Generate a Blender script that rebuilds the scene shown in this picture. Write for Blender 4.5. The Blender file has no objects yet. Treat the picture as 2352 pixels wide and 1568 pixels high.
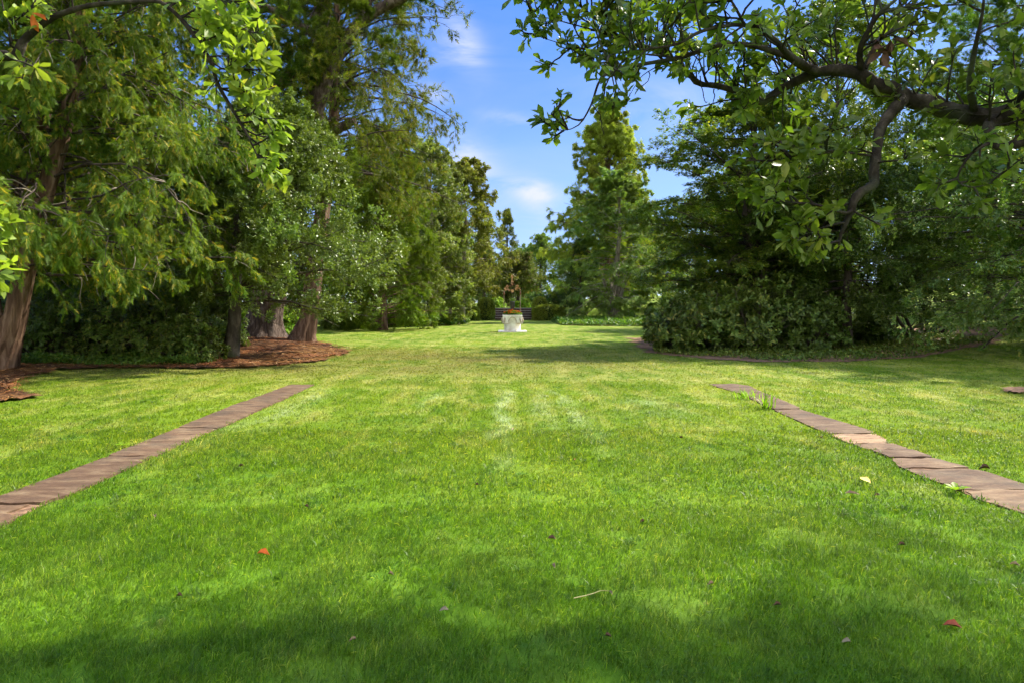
import bpy, math, random
import numpy as np
from math import radians, sin, cos, pi

rng = np.random.default_rng(11)
random.seed(11)
S = bpy.context.scene
C = S.collection

# ------------------------------------------------------------------ camera, sky, sun, exposure
F = 1568.0            # focal length in the 2352 px wide photograph
CX, CY = 1155.0, 695.0
CAM_H = 1.5
cd = bpy.data.cameras.new("camera")
cam = bpy.data.objects.new("camera", cd)
C.objects.link(cam)
cd.sensor_width = 36.0
cd.lens = 24.0
cd.shift_x = (1176 - CX) / 2352.0
cd.shift_y = -(784 - CY) / 2352.0
cd.clip_start = 0.05
cd.clip_end = 3000
cam.location = (0, 0, CAM_H)
cam.rotation_euler = (radians(90), 0, 0)
S.camera = cam

SUN_EL = radians(45)
SUN_AZ = math.atan2(0.82, 0.57)         # clockwise from +Y
sun_dir = np.array([sin(SUN_AZ) * cos(SUN_EL), cos(SUN_AZ) * cos(SUN_EL), sin(SUN_EL)])

W = bpy.data.worlds.new("World")
S.world = W
W.use_nodes = True
nt = W.node_tree
for n in list(nt.nodes):
    nt.nodes.remove(n)


def N(tree, typ, **kw):
    n = tree.nodes.new(typ)
    for k, v in kw.items():
        if k == 'inputs':
            for kk, vv in v.items():
                n.inputs[kk].default_value = vv
        else:
            setattr(n, k, v)
    return n


def math_node(tree, op, a, b=None, clamp=False):
    n = tree.nodes.new('ShaderNodeMath')
    n.operation = op
    n.use_clamp = clamp
    for i, v in enumerate((a, b)):
        if v is None:
            continue
        if isinstance(v, (int, float)):
            n.inputs[i].default_value = v
        else:
            tree.links.new(v, n.inputs[i])
    return n.outputs[0]


def mixc_sky(z, col):
    # a clear, deep blue day: less of the milky horizon band
    rp = N(nt, 'ShaderNodeValToRGB')
    stops = [(0.0, (.28, .36, .72)), (.076, (.29, .305, .45)), (.148, (.45, .40, .43)), (.218, (.61, .48, .45)), (.284, (.63, .49, .46)), (.40, (.66, .54, .52)), (.72, (1.9, 1.6, 1.2))]
    cr = rp.color_ramp
    while len(cr.elements) < len(stops):
        cr.elements.new(.5)
    for e, (p, c) in zip(cr.elements, stops):
        e.position = p; e.color = (*c, 1)
    nt.links.new(z, rp.inputs[0])
    m = N(nt, 'ShaderNodeMixRGB', blend_type='MULTIPLY')
    m.inputs[0].default_value = 1.0
    nt.links.new(col, m.inputs[1]); nt.links.new(rp.outputs[0], m.inputs[2])
    return m.outputs[0]


def build_sky():
    L = nt.links
    sky = N(nt, 'ShaderNodeTexSky', sky_type='NISHITA')
    sky.sun_disc = False
    sky.sun_elevation = SUN_EL
    sky.sun_rotation = SUN_AZ
    sky.air_density = 1.0
    sky.dust_density = 0.15
    sky.ozone_density = 2.5
    hs = N(nt, 'ShaderNodeHueSaturation', inputs={'Saturation': 1.36, 'Value': 1.0, 'Hue': 0.515})
    L.new(sky.outputs[0], hs.inputs['Color'])
    geo = N(nt, 'ShaderNodeTexCoord')
    sep = N(nt, 'ShaderNodeSeparateXYZ')
    L.new(geo.outputs['Generated'], sep.inputs[0])
    grade = mixc_sky(sep.outputs['Z'], hs.outputs[0])
    yy = math_node(nt, 'MAXIMUM', math_node(nt, 'ABSOLUTE', sep.outputs['Y']), 0.15)
    u = math_node(nt, 'DIVIDE', sep.outputs['X'], yy)
    v = math_node(nt, 'DIVIDE', sep.outputs['Z'], yy)
    comb = N(nt, 'ShaderNodeCombineXYZ')
    L.new(u, comb.inputs[0]); L.new(v, comb.inputs[1])
    mp = N(nt, 'ShaderNodeMapping')
    mp.inputs['Rotation'].default_value = (0, 0, radians(-25))
    mp.inputs['Scale'].default_value = (5.0, 13.0, 1.0)
    L.new(comb.outputs[0], mp.inputs[0])
    no = N(nt, 'ShaderNodeTexNoise', inputs={'Scale': 1.3, 'Detail': 6.0, 'Roughness': 0.55, 'Distortion': 0.9})
    L.new(mp.outputs[0], no.inputs['Vector'])
    nf = N(nt, 'ShaderNodeMapRange', inputs={'From Min': 0.36, 'From Max': 0.66})
    L.new(no.outputs['Fac'], nf.inputs[0])
    total = None
    # wisps: centre (px), length, width, angle, amount
    for (px, py, a, b, ang, amt) in ((1065, 95, 75, 34, 62, 0.75), (1010, 110, 70, 40, 20, 0.35), (1225, 440, 55, 24, 12, 1.15),
                                     (1180, 275, 60, 16, 8, 0.55), (1060, 360, 70, 40, 20, 0.6), (1240, 500, 70, 40, 70, 0.5),
                                     (990, 220, 40, 30, 40, 0.5), (1560, 250, 160, 60, 0, 0.35), (1110, 430, 80, 50, 30, 0.4)):
        u0, v0 = (px - CX) / F, (CY - py) / F
        ca, sa = cos(radians(ang)), sin(radians(ang))
        du = math_node(nt, 'SUBTRACT', u, u0)
        dv = math_node(nt, 'SUBTRACT', v, v0)
        p = math_node(nt, 'ADD', math_node(nt, 'MULTIPLY', du, ca * F / a), math_node(nt, 'MULTIPLY', dv, -sa * F / a))
        q = math_node(nt, 'ADD', math_node(nt, 'MULTIPLY', du, sa * F / b), math_node(nt, 'MULTIPLY', dv, ca * F / b))
        r2 = math_node(nt, 'ADD', math_node(nt, 'MULTIPLY', p, p), math_node(nt, 'MULTIPLY', q, q))
        g = math_node(nt, 'MULTIPLY', math_node(nt, 'EXPONENT', math_node(nt, 'MULTIPLY', r2, -1.0)), amt)
        total = g if total is None else math_node(nt, 'ADD', total, g)
    base = math_node(nt, 'ADD', total, 0.06)
    fac = math_node(nt, 'MULTIPLY', math_node(nt, 'MULTIPLY', base, nf.outputs[0]), 1.05, clamp=True)
    mix = N(nt, 'ShaderNodeMixRGB')
    mix.inputs['Color2'].default_value = (2.1, 2.25, 3.0, 1)
    L.new(fac, mix.inputs['Fac'])
    L.new(grade, mix.inputs['Color1'])
    # unseen bright cloud bank behind the photographer, added as front fill light
    cb = N(nt, 'ShaderNodeTexNoise', inputs={'Scale': 2.2, 'Detail': 5.0, 'Roughness': .55})
    L.new(geo.outputs['Generated'], cb.inputs['Vector'])
    cr_ = N(nt, 'ShaderNodeMapRange', inputs={'From Min': .40, 'From Max': .56})
    L.new(cb.outputs['Fac'], cr_.inputs[0])
    bk = N(nt, 'ShaderNodeMapRange', interpolation_type='SMOOTHSTEP', inputs={'From Min': -.05, 'From Max': -.45})
    L.new(sep.outputs['Y'], bk.inputs[0])
    mixb = N(nt, 'ShaderNodeMixRGB')
    mixb.inputs['Color2'].default_value = (6.4, 6.2, 5.85, 1)
    L.new(math_node(nt, 'MULTIPLY', cr_.outputs[0], bk.outputs[0]), mixb.inputs['Fac'])
    L.new(mix.outputs[0], mixb.inputs['Color1'])
    mix = mixb
    bg = N(nt, 'ShaderNodeBackground', inputs={'Strength': 0.118})
    L.new(mix.outputs[0], bg.inputs['Color'])
    out = N(nt, 'ShaderNodeOutputWorld')
    L.new(bg.outputs[0], out.inputs[0])


build_sky()

sl = bpy.data.lights.new("sun", 'SUN')
sl.energy = 3.5
sl.angle = radians(2.0)
sl.color = (1.0, 0.93, 0.80)
so = bpy.data.objects.new("sun", sl)
C.objects.link(so)
so.location = (30, 10, 40)
so.rotation_euler = (pi / 2 - SUN_EL, 0, pi - SUN_AZ)

S.view_settings.view_transform = 'Standard'
S.view_settings.look = 'None'
S.view_settings.exposure = 1.78
S.view_settings.gamma = 1.0
S.render.engine = 'CYCLES'
cy = S.cycles
cy.max_bounces = 6
cy.diffuse_bounces = 4
cy.glossy_bounces = 2
cy.transmission_bounces = 4
cy.transparent_max_bounces = 4
cy.caustics_reflective = False
cy.caustics_refractive = False
cy.use_adaptive_sampling = True
cy.adaptive_threshold = 0.04
cy.adaptive_min_samples = 24
cy.time_limit = 900
cy.sample_clamp_indirect = 6.0
cy.use_denoising = True
try:
    cy.denoiser = 'OPENIMAGEDENOISE'
    cy.denoising_input_passes = 'RGB_ALBEDO_NORMAL'
    cy.denoising_prefilter = 'ACCURATE'
except Exception:
    pass


# ------------------------------------------------------------------ placing
def at(x, y, Y):
    """Point of the garden seen at photo pixel (x, y), Y metres ahead."""
    return np.array([(x - CX) * Y / F, Y, CAM_H + (CY - y) * Y / F])


def sstep(a, b, t):
    t = np.clip((t - a) / (b - a), 0, 1)
    return t * t * (3 - 2 * t)


def H(x, y):
    """Height of the ground."""
    x = np.asarray(x, float); y = np.asarray(y, float)
    z = 1.0 * sstep(58.9, 60.2, y)
    z = z + np.minimum(0.075 * np.maximum(0, x - 10.5), 2.6) * sstep(9, 20, y)
    z = z + 0.30 * np.exp(-(((x + 8.1) / 2.0) ** 2 + ((y - 22.6) / 2.2) ** 2))
    z = z + 0.10 * np.exp(-(((x + 10.6) / 1.6) ** 2 + ((y - 14.4) / 1.4) ** 2))
    z = z + 0.02 * np.sin(x * 0.55 + 1.0) * np.sin(y * 0.43) * sstep(8, 16, y)
    return z


def gp(x, y, lift=0.0):
    return np.array([x, y, float(H(x, y)) + lift])


def inside(px, py, poly):
    poly = np.asarray(poly, float)
    c = np.zeros(px.shape, bool)
    j = len(poly) - 1
    for i in range(len(poly)):
        xi, yi = poly[i]; xj, yj = poly[j]
        with np.errstate(divide='ignore', invalid='ignore'):
            t = ((yi > py) != (yj > py)) & (px < (xj - xi) * (py - yi) / (yj - yi + 1e-12) + xi)
        c ^= t
        j = i
    return c


# ------------------------------------------------------------------ meshes
def unit(v):
    return v / np.maximum(np.linalg.norm(v, axis=-1, keepdims=True), 1e-9)


class Geo:
    def __init__(self):
        self.v = []; self.f = {3: [], 4: []}; self.r = {3: [], 4: []}; self.n = 0

    def add(self, verts, faces, rnd=None):
        verts = np.asarray(verts, np.float32).reshape(-1, 3)
        for k in (3, 4):
            if k in faces and len(faces[k]):
                fk = np.asarray(faces[k], np.int64).reshape(-1, k)
                self.f[k].append(fk + self.n)
                if rnd is None:
                    self.r[k].append(np.full(len(fk), 0.5, np.float32))
                else:
                    rr = rnd[k] if isinstance(rnd, dict) else rnd
                    self.r[k].append(np.broadcast_to(np.asarray(rr, np.float32), (len(fk),)).copy())
        self.v.append(verts); self.n += len(verts)

    def build(self, name, mat, parent=None, smooth=True, origin=None):
        V = np.concatenate(self.v) if self.v else np.zeros((0, 3), np.float32)
        if parent is not None:
            o0 = np.array(parent_world(parent), np.float32)
        elif origin is not None:
            o0 = np.asarray(origin, np.float32)
        else:
            o0 = np.zeros(3, np.float32)
        V = V - o0
        me = bpy.data.meshes.new(name)
        idx, tot, rn = [], [], []
        for k in (3, 4):
            if self.f[k]:
                a = np.concatenate(self.f[k])
                idx.append(a.reshape(-1)); tot.append(np.full(len(a), k, np.int32)); rn.append(np.concatenate(self.r[k]))
        idx = np.concatenate(idx).astype(np.int32); tot = np.concatenate(tot); rn = np.concatenate(rn)
        me.vertices.add(len(V)); me.loops.add(len(idx)); me.polygons.add(len(tot))
        me.vertices.foreach_set('co', V.reshape(-1).astype(np.float32))
        me.loops.foreach_set('vertex_index', idx)
        st = np.zeros(len(tot), np.int32); st[1:] = np.cumsum(tot)[:-1]
        me.polygons.foreach_set('loop_start', st)
        try:
            me.polygons.foreach_set('loop_total', tot)
        except Exception:
            pass
        me.polygons.foreach_set('use_smooth', np.full(len(tot), smooth, bool))
        at_ = me.attributes.new('rnd', 'FLOAT', 'FACE')
        at_.data.foreach_set('value', rn.astype(np.float32))
        me.update(calc_edges=True)
        me.materials.append(mat)
        o = bpy.data.objects.new(name, me)
        C.objects.link(o)
        if parent is not None:
            o.parent = parent
        elif origin is not None:
            o.location = [float(c) for c in origin]
        return o


def parent_world(p):
    v = np.zeros(3)
    while p is not None:
        v = v + np.array(p.location)
        p = p.parent
    return v


def tag(o, label=None, cat=None, group=None, kind=None):
    if label: o['label'] = label
    if cat: o['category'] = cat
    if group: o['group'] = group
    if kind: o['kind'] = kind
    return o


def empty(name, loc, label=None, cat=None, group=None, kind=None):
    o = bpy.data.objects.new(name, None)
    o.empty_display_size = 0.2
    C.objects.link(o)
    o.location = [float(c) for c in loc]
    return tag(o, label, cat, group, kind)


# --- tubes
def tubes(g, P, R, sides=5, rnd=None, cap=False):
    """P (n, k, 3) centre lines, R (n, k) radii."""
    P = np.asarray(P, float); R = np.asarray(R, float)
    if P.ndim == 2:
        P = P[None]; R = R[None]
    n, k, _ = P.shape
    if n == 0:
        return
    T = unit(np.gradient(P, axis=1))
    mt = unit(T.mean(axis=1))
    ref = np.where(np.abs(mt[:, 2:3]) > 0.85, np.array([[1.0, 0.03, 0]]), np.array([[0.02, 0.01, 1.0]]))
    A = unit(np.cross(T, ref[:, None, :]))
    B = np.cross(T, A)
    ang = np.linspace(0, 2 * pi, sides, endpoint=False)
    ring = A[:, :, None, :] * np.cos(ang)[None, None, :, None] + B[:, :, None, :] * np.sin(ang)[None, None, :, None]
    V = P[:, :, None, :] + ring * R[:, :, None, None]
    i0 = np.arange(n)[:, None, None] * k * sides
    a = np.arange(k - 1)[None, :, None] * sides
    s = np.arange(sides)[None, None, :]
    s2 = (s + 1) % sides
    q = np.stack([i0 + a + s, i0 + a + s2, i0 + a + sides + s2, i0 + a + sides + s], -1).reshape(-1, 4)
    rr = None
    if rnd is not None:
        rr = {4: np.repeat(np.asarray(rnd), (k - 1) * sides), 3: []}
    g.add(V.reshape(-1, 3), {4: q}, rr)
    if cap:
        for e in (0, k - 1):
            f = []
            base = g.n
            g.add(np.concatenate([V[:, e].reshape(-1, 3), P[:, e]]),
                  {3: np.concatenate([np.array([[j * sides + t, j * sides + (t + 1) % sides, n * sides + j] for t in range(sides)]) for j in range(n)])})


def smooth_line(pts, m):
    """Catmull-Rom through pts (rows of any width), m samples."""
    p = np.asarray(pts, float)
    p = np.concatenate([[2 * p[0] - p[1]], p, [2 * p[-1] - p[-2]]])
    d = np.linalg.norm(np.diff(p[1:-1, :3], axis=0), axis=1)
    cum = np.concatenate([[0], np.cumsum(d)])
    t = np.linspace(0, cum[-1], m)
    seg = np.clip(np.searchsorted(cum, t, side='right') - 1, 0, len(d) - 1)
    u = ((t - cum[seg]) / np.maximum(d[seg], 1e-9))[:, None]
    a, b, c, e = p[seg], p[seg + 1], p[seg + 2], p[seg + 3]
    return 0.5 * ((2 * b) + (c - a) * u + (2 * a - 5 * b + 4 * c - e) * u ** 2 + (3 * b - a - 3 * c + e) * u ** 3)


def trunk_tube(g, P, R, sides=24, flutes=7, amp=0.08, rough=0.03, twist=0.6, flare=0.0, m=40):
    """Thick trunk with fluted, uneven sides."""
    Q = smooth_line(np.column_stack([P, R]), m)
    P, R = Q[:, :3], Q[:, 3]
    T = unit(np.gradient(P, axis=0))
    A = unit(np.cross(T, np.array([0.05, 1.0, 0.03])))
    B = np.cross(T, A)
    ang = np.linspace(0, 2 * pi, sides, endpoint=False)
    h = np.concatenate([[0], np.cumsum(np.linalg.norm(np.diff(P, axis=0), axis=1))])
    ph = rng.uniform(0, 6.28, 4)
    V = []
    for i in range(m):
        fl = np.sin(flutes * ang + ph[0] + twist * h[i]) * amp + np.sin((flutes * 2 + 1) * ang + ph[1] - 0.7 * twist * h[i]) * amp * 0.45
        fl += np.sin(3 * ang + ph[2] + 0.3 * h[i]) * amp * 0.6
        ex = 1 + fl * (1 + 2.0 * math.exp(-h[i] / 0.5)) + flare * math.exp(-h[i] / 0.35) * (0.6 + 0.4 * np.sin(5 * ang + ph[3]))
        ex += rng.normal(0, rough, sides)
        V.append(P[i] + (A[i] * np.cos(ang)[:, None] + B[i] * np.sin(ang)[:, None]) * (R[i] * ex)[:, None])
    V = np.concatenate(V)
    a = np.arange(m - 1)[:, None] * sides; s = np.arange(sides)[None]
    s2 = (s + 1) % sides
    g.add(V, {4: np.stack([a + s, a + s2, a + sides + s2, a + sides + s], -1).reshape(-1, 4)})


# --- leaf templates: verts (x side, y along, z up), faces
def T_leaf(w=0.25, fold=0.10, droop=0.08):
    v = np.array([(0, 0, 0), (-w, .5, fold), (0, 1, -droop), (w, .5, fold)])
    return v, {3: np.array([(0, 3, 2), (0, 2, 1)])}


def T_bigleaf(w=0.22, fold=0.10, droop=0.14):
    t = [0, .30, .68, 1.0]
    wd = [0, .66, 1.0, 0]
    mid = [(0, a, -droop * a * a) for a in t]
    L = [(-w * wd[i], t[i] + 0.02, fold * wd[i] - droop * t[i] ** 2) for i in (1, 2)]
    Rr = [(w * wd[i], t[i] + 0.02, fold * wd[i] - droop * t[i] ** 2) for i in (1, 2)]
    v = np.array(mid + L + Rr)
    f3 = np.array([(0, 6, 1), (0, 1, 4), (2, 7, 3), (2, 3, 5)])
    f4 = np.array([(1, 6, 7, 2), (4, 1, 2, 5)])
    return v, {3: f3, 4: f4}


def T_spray(n=5, w=0.035, spread=0.42, droop=0.25, ang=38):
    """A flat conifer spray: a midrib with leaflets on both sides."""
    v = [(-w * .5, 0, 0), (w * .5, 0, 0), (0, 1, -droop)]
    f = [(0, 1, 2)]
    a = radians(ang)
    for i in range(n):
        t = 0.12 + 0.72 * i / max(1, n - 1)
        ln = spread * (1 - 0.55 * t)
        for s in (-1, 1):
            b = len(v)
            dx, dy = s * sin(a), cos(a)
            z0 = -droop * t * t
            v += [(0, t - w * 0.9, z0), (0, t + w * 0.9, z0), (dx * ln, t + dy * ln, z0 - droop * .35 * ln)]
            f.append((b, b + 1, b + 2) if s < 0 else (b + 1, b, b + 2))
    return np.array(v), {3: np.array(f)}


def T_needles(n=11, w=0.035, cone=62):
    r = np.random.default_rng(5)
    v, f = [], []
    for i in range(n):
        az = 2 * pi * i / n + r.uniform(-.3, .3)
        el = radians(r.uniform(8, cone))
        d = np.array([sin(el) * cos(az), cos(el), sin(el) * sin(az)])
        sd = unit(np.cross(d, np.array([.3, .2, 1.0]) + r.normal(0, .5, 3)))
        b0 = len(v)
        L = r.uniform(.75, 1.05)
        v += [tuple(-sd * w * .5), tuple(sd * w * .5), tuple(d * L)]
        f.append((b0, b0 + 1, b0 + 2))
    return np.array(v), {3: np.array(f)}


def place(g, tpl, P, axis, normal, size, rnd=None, width=None):
    v, faces = tpl
    P = np.asarray(P, float); n = len(P)
    if n == 0:
        return
    y = unit(axis)
    x = np.cross(y, normal)
    bad = np.linalg.norm(x, axis=1) < 1e-4
    if bad.any():
        x[bad] = np.cross(y[bad], np.array([1.0, .2, .3]))
    x = unit(x)
    z = np.cross(x, y)
    s = np.broadcast_to(np.asarray(size, float), (n,))[:, None, None]
    sx = s if width is None else s * np.broadcast_to(np.asarray(width, float), (n,))[:, None, None]
    V = P[:, None, :] + x[:, None, :] * (v[None, :, 0:1] * sx) + y[:, None, :] * (v[None, :, 1:2] * s) + z[:, None, :] * (v[None, :, 2:3] * s)
    m = len(v)
    F_ = {}
    R_ = {}
    if rnd is None:
        rnd = rng.random(n)
    for k in faces:
        F_[k] = (faces[k][None] + (np.arange(n) * m)[:, None, None]).reshape(-1, k)
        R_[k] = np.repeat(rnd, len(faces[k]))
    for k in (3, 4):
        R_.setdefault(k, [])
    g.add(V.reshape(-1, 3), F_, R_)


# --- branching
def grow(P0, D0, L, k=6, grav=0.0, wig=0.12, lift_end=0.0):
    n = len(P0)
    P = np.zeros((n, k + 1, 3)); P[:, 0] = P0
    d = unit(np.asarray(D0, float)).copy()
    L = np.broadcast_to(np.asarray(L, float), (n,))
    for i in range(k):
        d = d + rng.normal(0, wig, (n, 3))
        gz = grav if np.isscalar(grav) else grav
        d[:, 2] -= gz / k
        if lift_end and i > k * .5:
            d[:, 2] += lift_end / k
        d = unit(d)
        P[:, i + 1] = P[:, i] + d * (L / k)[:, None]
    return P


def along(P, n, t0=0.1, t1=1.0, power=1.0):
    """n random points on each line of P: position, tangent, parent index, t."""
    m, k, _ = P.shape
    t = t0 + (t1 - t0) * rng.random((m, n)) ** power
    s = t * (k - 1)
    i = np.clip(s.astype(int), 0, k - 2)
    u = (s - i)[..., None]
    row = np.arange(m)[:, None]
    a, b = P[row, i], P[row, i + 1]
    pos = a + (b - a) * u
    return pos.reshape(-1, 3), unit((b - a).reshape(-1, 3)), np.repeat(np.arange(m), n), t.reshape(-1)


def shoots(P, Lp, n, t0, t1, ang=(40, 75), ratio=0.45, taper=0.6, flat=0.0, power=0.8):
    """Side shoots off the lines P: start, direction, length."""
    pos, tan, par, t = along(P, n, t0, t1, power)
    m = len(pos)
    side = unit(np.cross(tan, rng.normal(0, 1, (m, 3))))
    if flat > 0:
        hz = unit(np.cross(tan, np.array([0, 0, 1.0])[None] + rng.normal(0, .05, (m, 3))))
        hz *= rng.choice([-1, 1], m)[:, None]
        side = unit(side * (1 - flat) + hz * flat)
    a = np.radians(rng.uniform(ang[0], ang[1], m))[:, None]
    d = tan * np.cos(a) + side * np.sin(a)
    L = Lp[par] * ratio * (1 - taper * t) * rng.uniform(.65, 1.2, m)
    return pos, d, L, par


def on_trunk(trunk, n, t0, t1, length, elev, az=None, spread=(0, 2 * pi), lenjit=(.72, 1.1), tpow=1.0):
    """Primary limbs along the trunk polyline (k, 3)."""
    t = np.sort(t0 + (t1 - t0) * rng.random(n) ** tpow)
    f = (t - t0) / max(1e-6, t1 - t0)
    k = len(trunk)
    s = t * (k - 1)
    i = np.clip(s.astype(int), 0, k - 2)
    p = trunk[i] + (trunk[i + 1] - trunk[i]) * (s - i)[:, None]
    a = (np.arange(n) * 2.39996 + rng.uniform(-.4, .4, n))
    if spread != (0, 2 * pi):
        a = rng.uniform(spread[0], spread[1], n)
    L = np.array([length(ff, aa) for ff, aa in zip(f, a)]) * rng.uniform(lenjit[0], lenjit[1], n)
    e = np.radians(np.array([elev(ff) for ff in f]) + rng.normal(0, 6, n))
    d = np.column_stack([np.cos(a) * np.cos(e), np.sin(a) * np.cos(e), np.sin(e)])
    return p, d, L, f


def taper_r(n, k, r0, r1):
    r0 = np.broadcast_to(np.asarray(r0, float), (n,))[:, None]
    r1 = np.broadcast_to(np.asarray(r1, float), (n,))[:, None]
    t = np.linspace(0, 1, k)[None]
    return r0 + (r1 - r0) * t


UP = np.array([0, 0, 1.0])


def leaf_dirs(tan, spread=1.0, droop=0.0, up=0.7, flat=0.0):
    """Leaf axis and normal scattered round a twig."""
    m = len(tan)
    sd = unit(rng.normal(0, 1, (m, 3)))
    if flat:
        sd[:, 2] *= (1 - flat)
    ax = unit(tan + sd * spread + np.array([0, 0, -droop]))
    nm = unit(UP[None] * up + rng.normal(0, 1, (m, 3)) * (1.05 - up))
    return ax, nm


# ------------------------------------------------------------------ materials
def new_mat(name):
    m = bpy.data.materials.new(name)
    m.use_nodes = True
    t = m.node_tree
    for n in list(t.nodes):
        t.nodes.remove(n)
    out = N(t, 'ShaderNodeOutputMaterial')
    return m, t, out


def ramp(t, stops, fac=None, interp='LINEAR'):
    r = N(t, 'ShaderNodeValToRGB')
    cr = r.color_ramp
    cr.interpolation = interp
    while len(cr.elements) < len(stops):
        cr.elements.new(0.5)
    for e, (p, c) in zip(cr.elements, stops):
        e.position = p
        e.color = (c[0], c[1], c[2], 1)
    if fac is not None:
        t.links.new(fac, r.inputs[0])
    return r.outputs[0]


def mixc(t, fac, a, b, mode='MIX'):
    m = N(t, 'ShaderNodeMixRGB', blend_type=mode)
    for i, v in ((0, fac), (1, a), (2, b)):
        if isinstance(v, (int, float)):
            m.inputs[i].default_value = v
        elif isinstance(v, tuple):
            m.inputs[i].default_value = (v[0], v[1], v[2], 1)
        else:
            t.links.new(v, m.inputs[i])
    return m.outputs[0]


def noise(t, scale, detail=3.0, rough=0.5, coord='Object', stretch=None, dist=0.0):
    tc = N(t, 'ShaderNodeTexCoord')
    if coord != 'World':
        src = tc.outputs[coord]
    else:
        src = N(t, 'ShaderNodeNewGeometry').outputs['Position']
    if stretch:
        mp = N(t, 'ShaderNodeMapping')
        mp.inputs['Scale'].default_value = stretch
        t.links.new(src, mp.inputs[0]); src = mp.outputs[0]
    n = N(t, 'ShaderNodeTexNoise', inputs={'Scale': scale, 'Detail': detail, 'Roughness': rough, 'Distortion': dist})
    t.links.new(src, n.inputs['Vector'])
    return n.outputs['Fac']


def leaf_mat(name, dark, light, yellow=None, yfrac=0.06, gloss=0.45, transl=0.4, spec=0.35, tscale=1.0, clump=0.9, tcol=(1.25, 1.35, 0.55)):
    m, t, out = new_mat(name)
    L = t.links
    at_ = N(t, 'ShaderNodeAttribute', attribute_name='rnd')
    gr = (1.22, 1.10, .80)
    dark, light = tuple(c * k for c, k in zip(dark, gr)), tuple(c * k for c, k in zip(light, gr))
    stops = [(0.0, dark), (0.9 if not yellow else 1 - yfrac - .05, light)]
    if yellow:
        stops.append((1 - yfrac + .02, yellow))
    col = ramp(t, stops, at_.outputs['Fac'])
    nf = noise(t, clump, 2.0)
    mr = N(t, 'ShaderNodeMapRange', inputs={'From Min': .3, 'From Max': .7, 'To Min': 0.68, 'To Max': 1.25})
    L.new(nf, mr.inputs[0])
    vm = N(t, 'ShaderNodeHueSaturation')
    L.new(col, vm.inputs['Color']); L.new(mr.outputs[0], vm.inputs['Value'])
    mr2 = N(t, 'ShaderNodeMapRange', inputs={'From Min': .3, 'From Max': .7, 'To Min': 0.485, 'To Max': 0.515})
    L.new(noise(t, clump * .6 + .1, 1.0), mr2.inputs[0])
    L.new(mr2.outputs[0], vm.inputs['Hue'])
    p = N(t, 'ShaderNodeBsdfPrincipled', inputs={'Roughness': gloss, 'Specular IOR Level': spec})
    L.new(vm.outputs[0], p.inputs['Base Color'])
    tr = N(t, 'ShaderNodeBsdfTranslucent')
    tc = mixc(t, 1.0, vm.outputs[0], (tcol[0] * tscale, tcol[1] * tscale, tcol[2] * tscale), 'MULTIPLY')
    L.new(tc, tr.inputs['Color'])
    mx = N(t, 'ShaderNodeMixShader', inputs={0: transl})
    L.new(p.outputs[0], mx.inputs[1]); L.new(tr.outputs[0], mx.inputs[2])
    L.new(mx.outputs[0], out.inputs[0])
    return m


def bark_mat(name, a, b, scale=7.0, stretch=(1, 1, .15), bump=0.5, moss=None, dist=0.012):
    m, t, out = new_mat(name)
    L = t.links
    n1 = noise(t, scale, 6.0, .62, stretch=stretch, dist=0.4)
    n2 = noise(t, scale * .25, 3.0)
    col = ramp(t, [(0.30, tuple(c * .45 for c in a)), (0.48, a), (0.7, b)], n1)
    if moss:
        f = ramp(t, [(.5, (0, 0, 0)), (.68, (1, 1, 1))], n2)
        col = mixc(t, f, col, moss)
    at_ = N(t, 'ShaderNodeAttribute', attribute_name='rnd')          # 1 = a bare, weathered twig
    col = mixc(t, ramp(t, [(.8, (0, 0, 0)), (.9, (1, 1, 1))], at_.outputs['Fac']), col, (.30, .245, .19))
    p = N(t, 'ShaderNodeBsdfPrincipled', inputs={'Roughness': .9, 'Specular IOR Level': .15})
    L.new(col, p.inputs['Base Color'])
    bp = N(t, 'ShaderNodeBump', inputs={'Strength': bump, 'Distance': dist * 4})
    L.new(n1, bp.inputs['Height'])
    L.new(bp.outputs[0], p.inputs['Normal'])
    L.new(p.outputs[0], out.inputs[0])
    return m


def plain_mat(name, a, b=None, scale=6.0, rough=.7, spec=.3, metal=0.0, bump=0.0, detail=5.0, stretch=None):
    m, t, out = new_mat(name)
    L = t.links
    n1 = noise(t, scale, detail, .6, stretch=stretch)
    b = b or tuple(c * .6 for c in a)
    col = ramp(t, [(.32, b), (.62, a)], n1)
    p = N(t, 'ShaderNodeBsdfPrincipled', inputs={'Roughness': rough, 'Specular IOR Level': spec, 'Metallic': metal})
    L.new(col, p.inputs['Base Color'])
    if bump:
        bp = N(t, 'ShaderNodeBump', inputs={'Strength': bump, 'Distance': .02})
        L.new(n1, bp.inputs['Height']); L.new(bp.outputs[0], p.inputs['Normal'])
    L.new(p.outputs[0], out.inputs[0])
    return m


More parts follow.
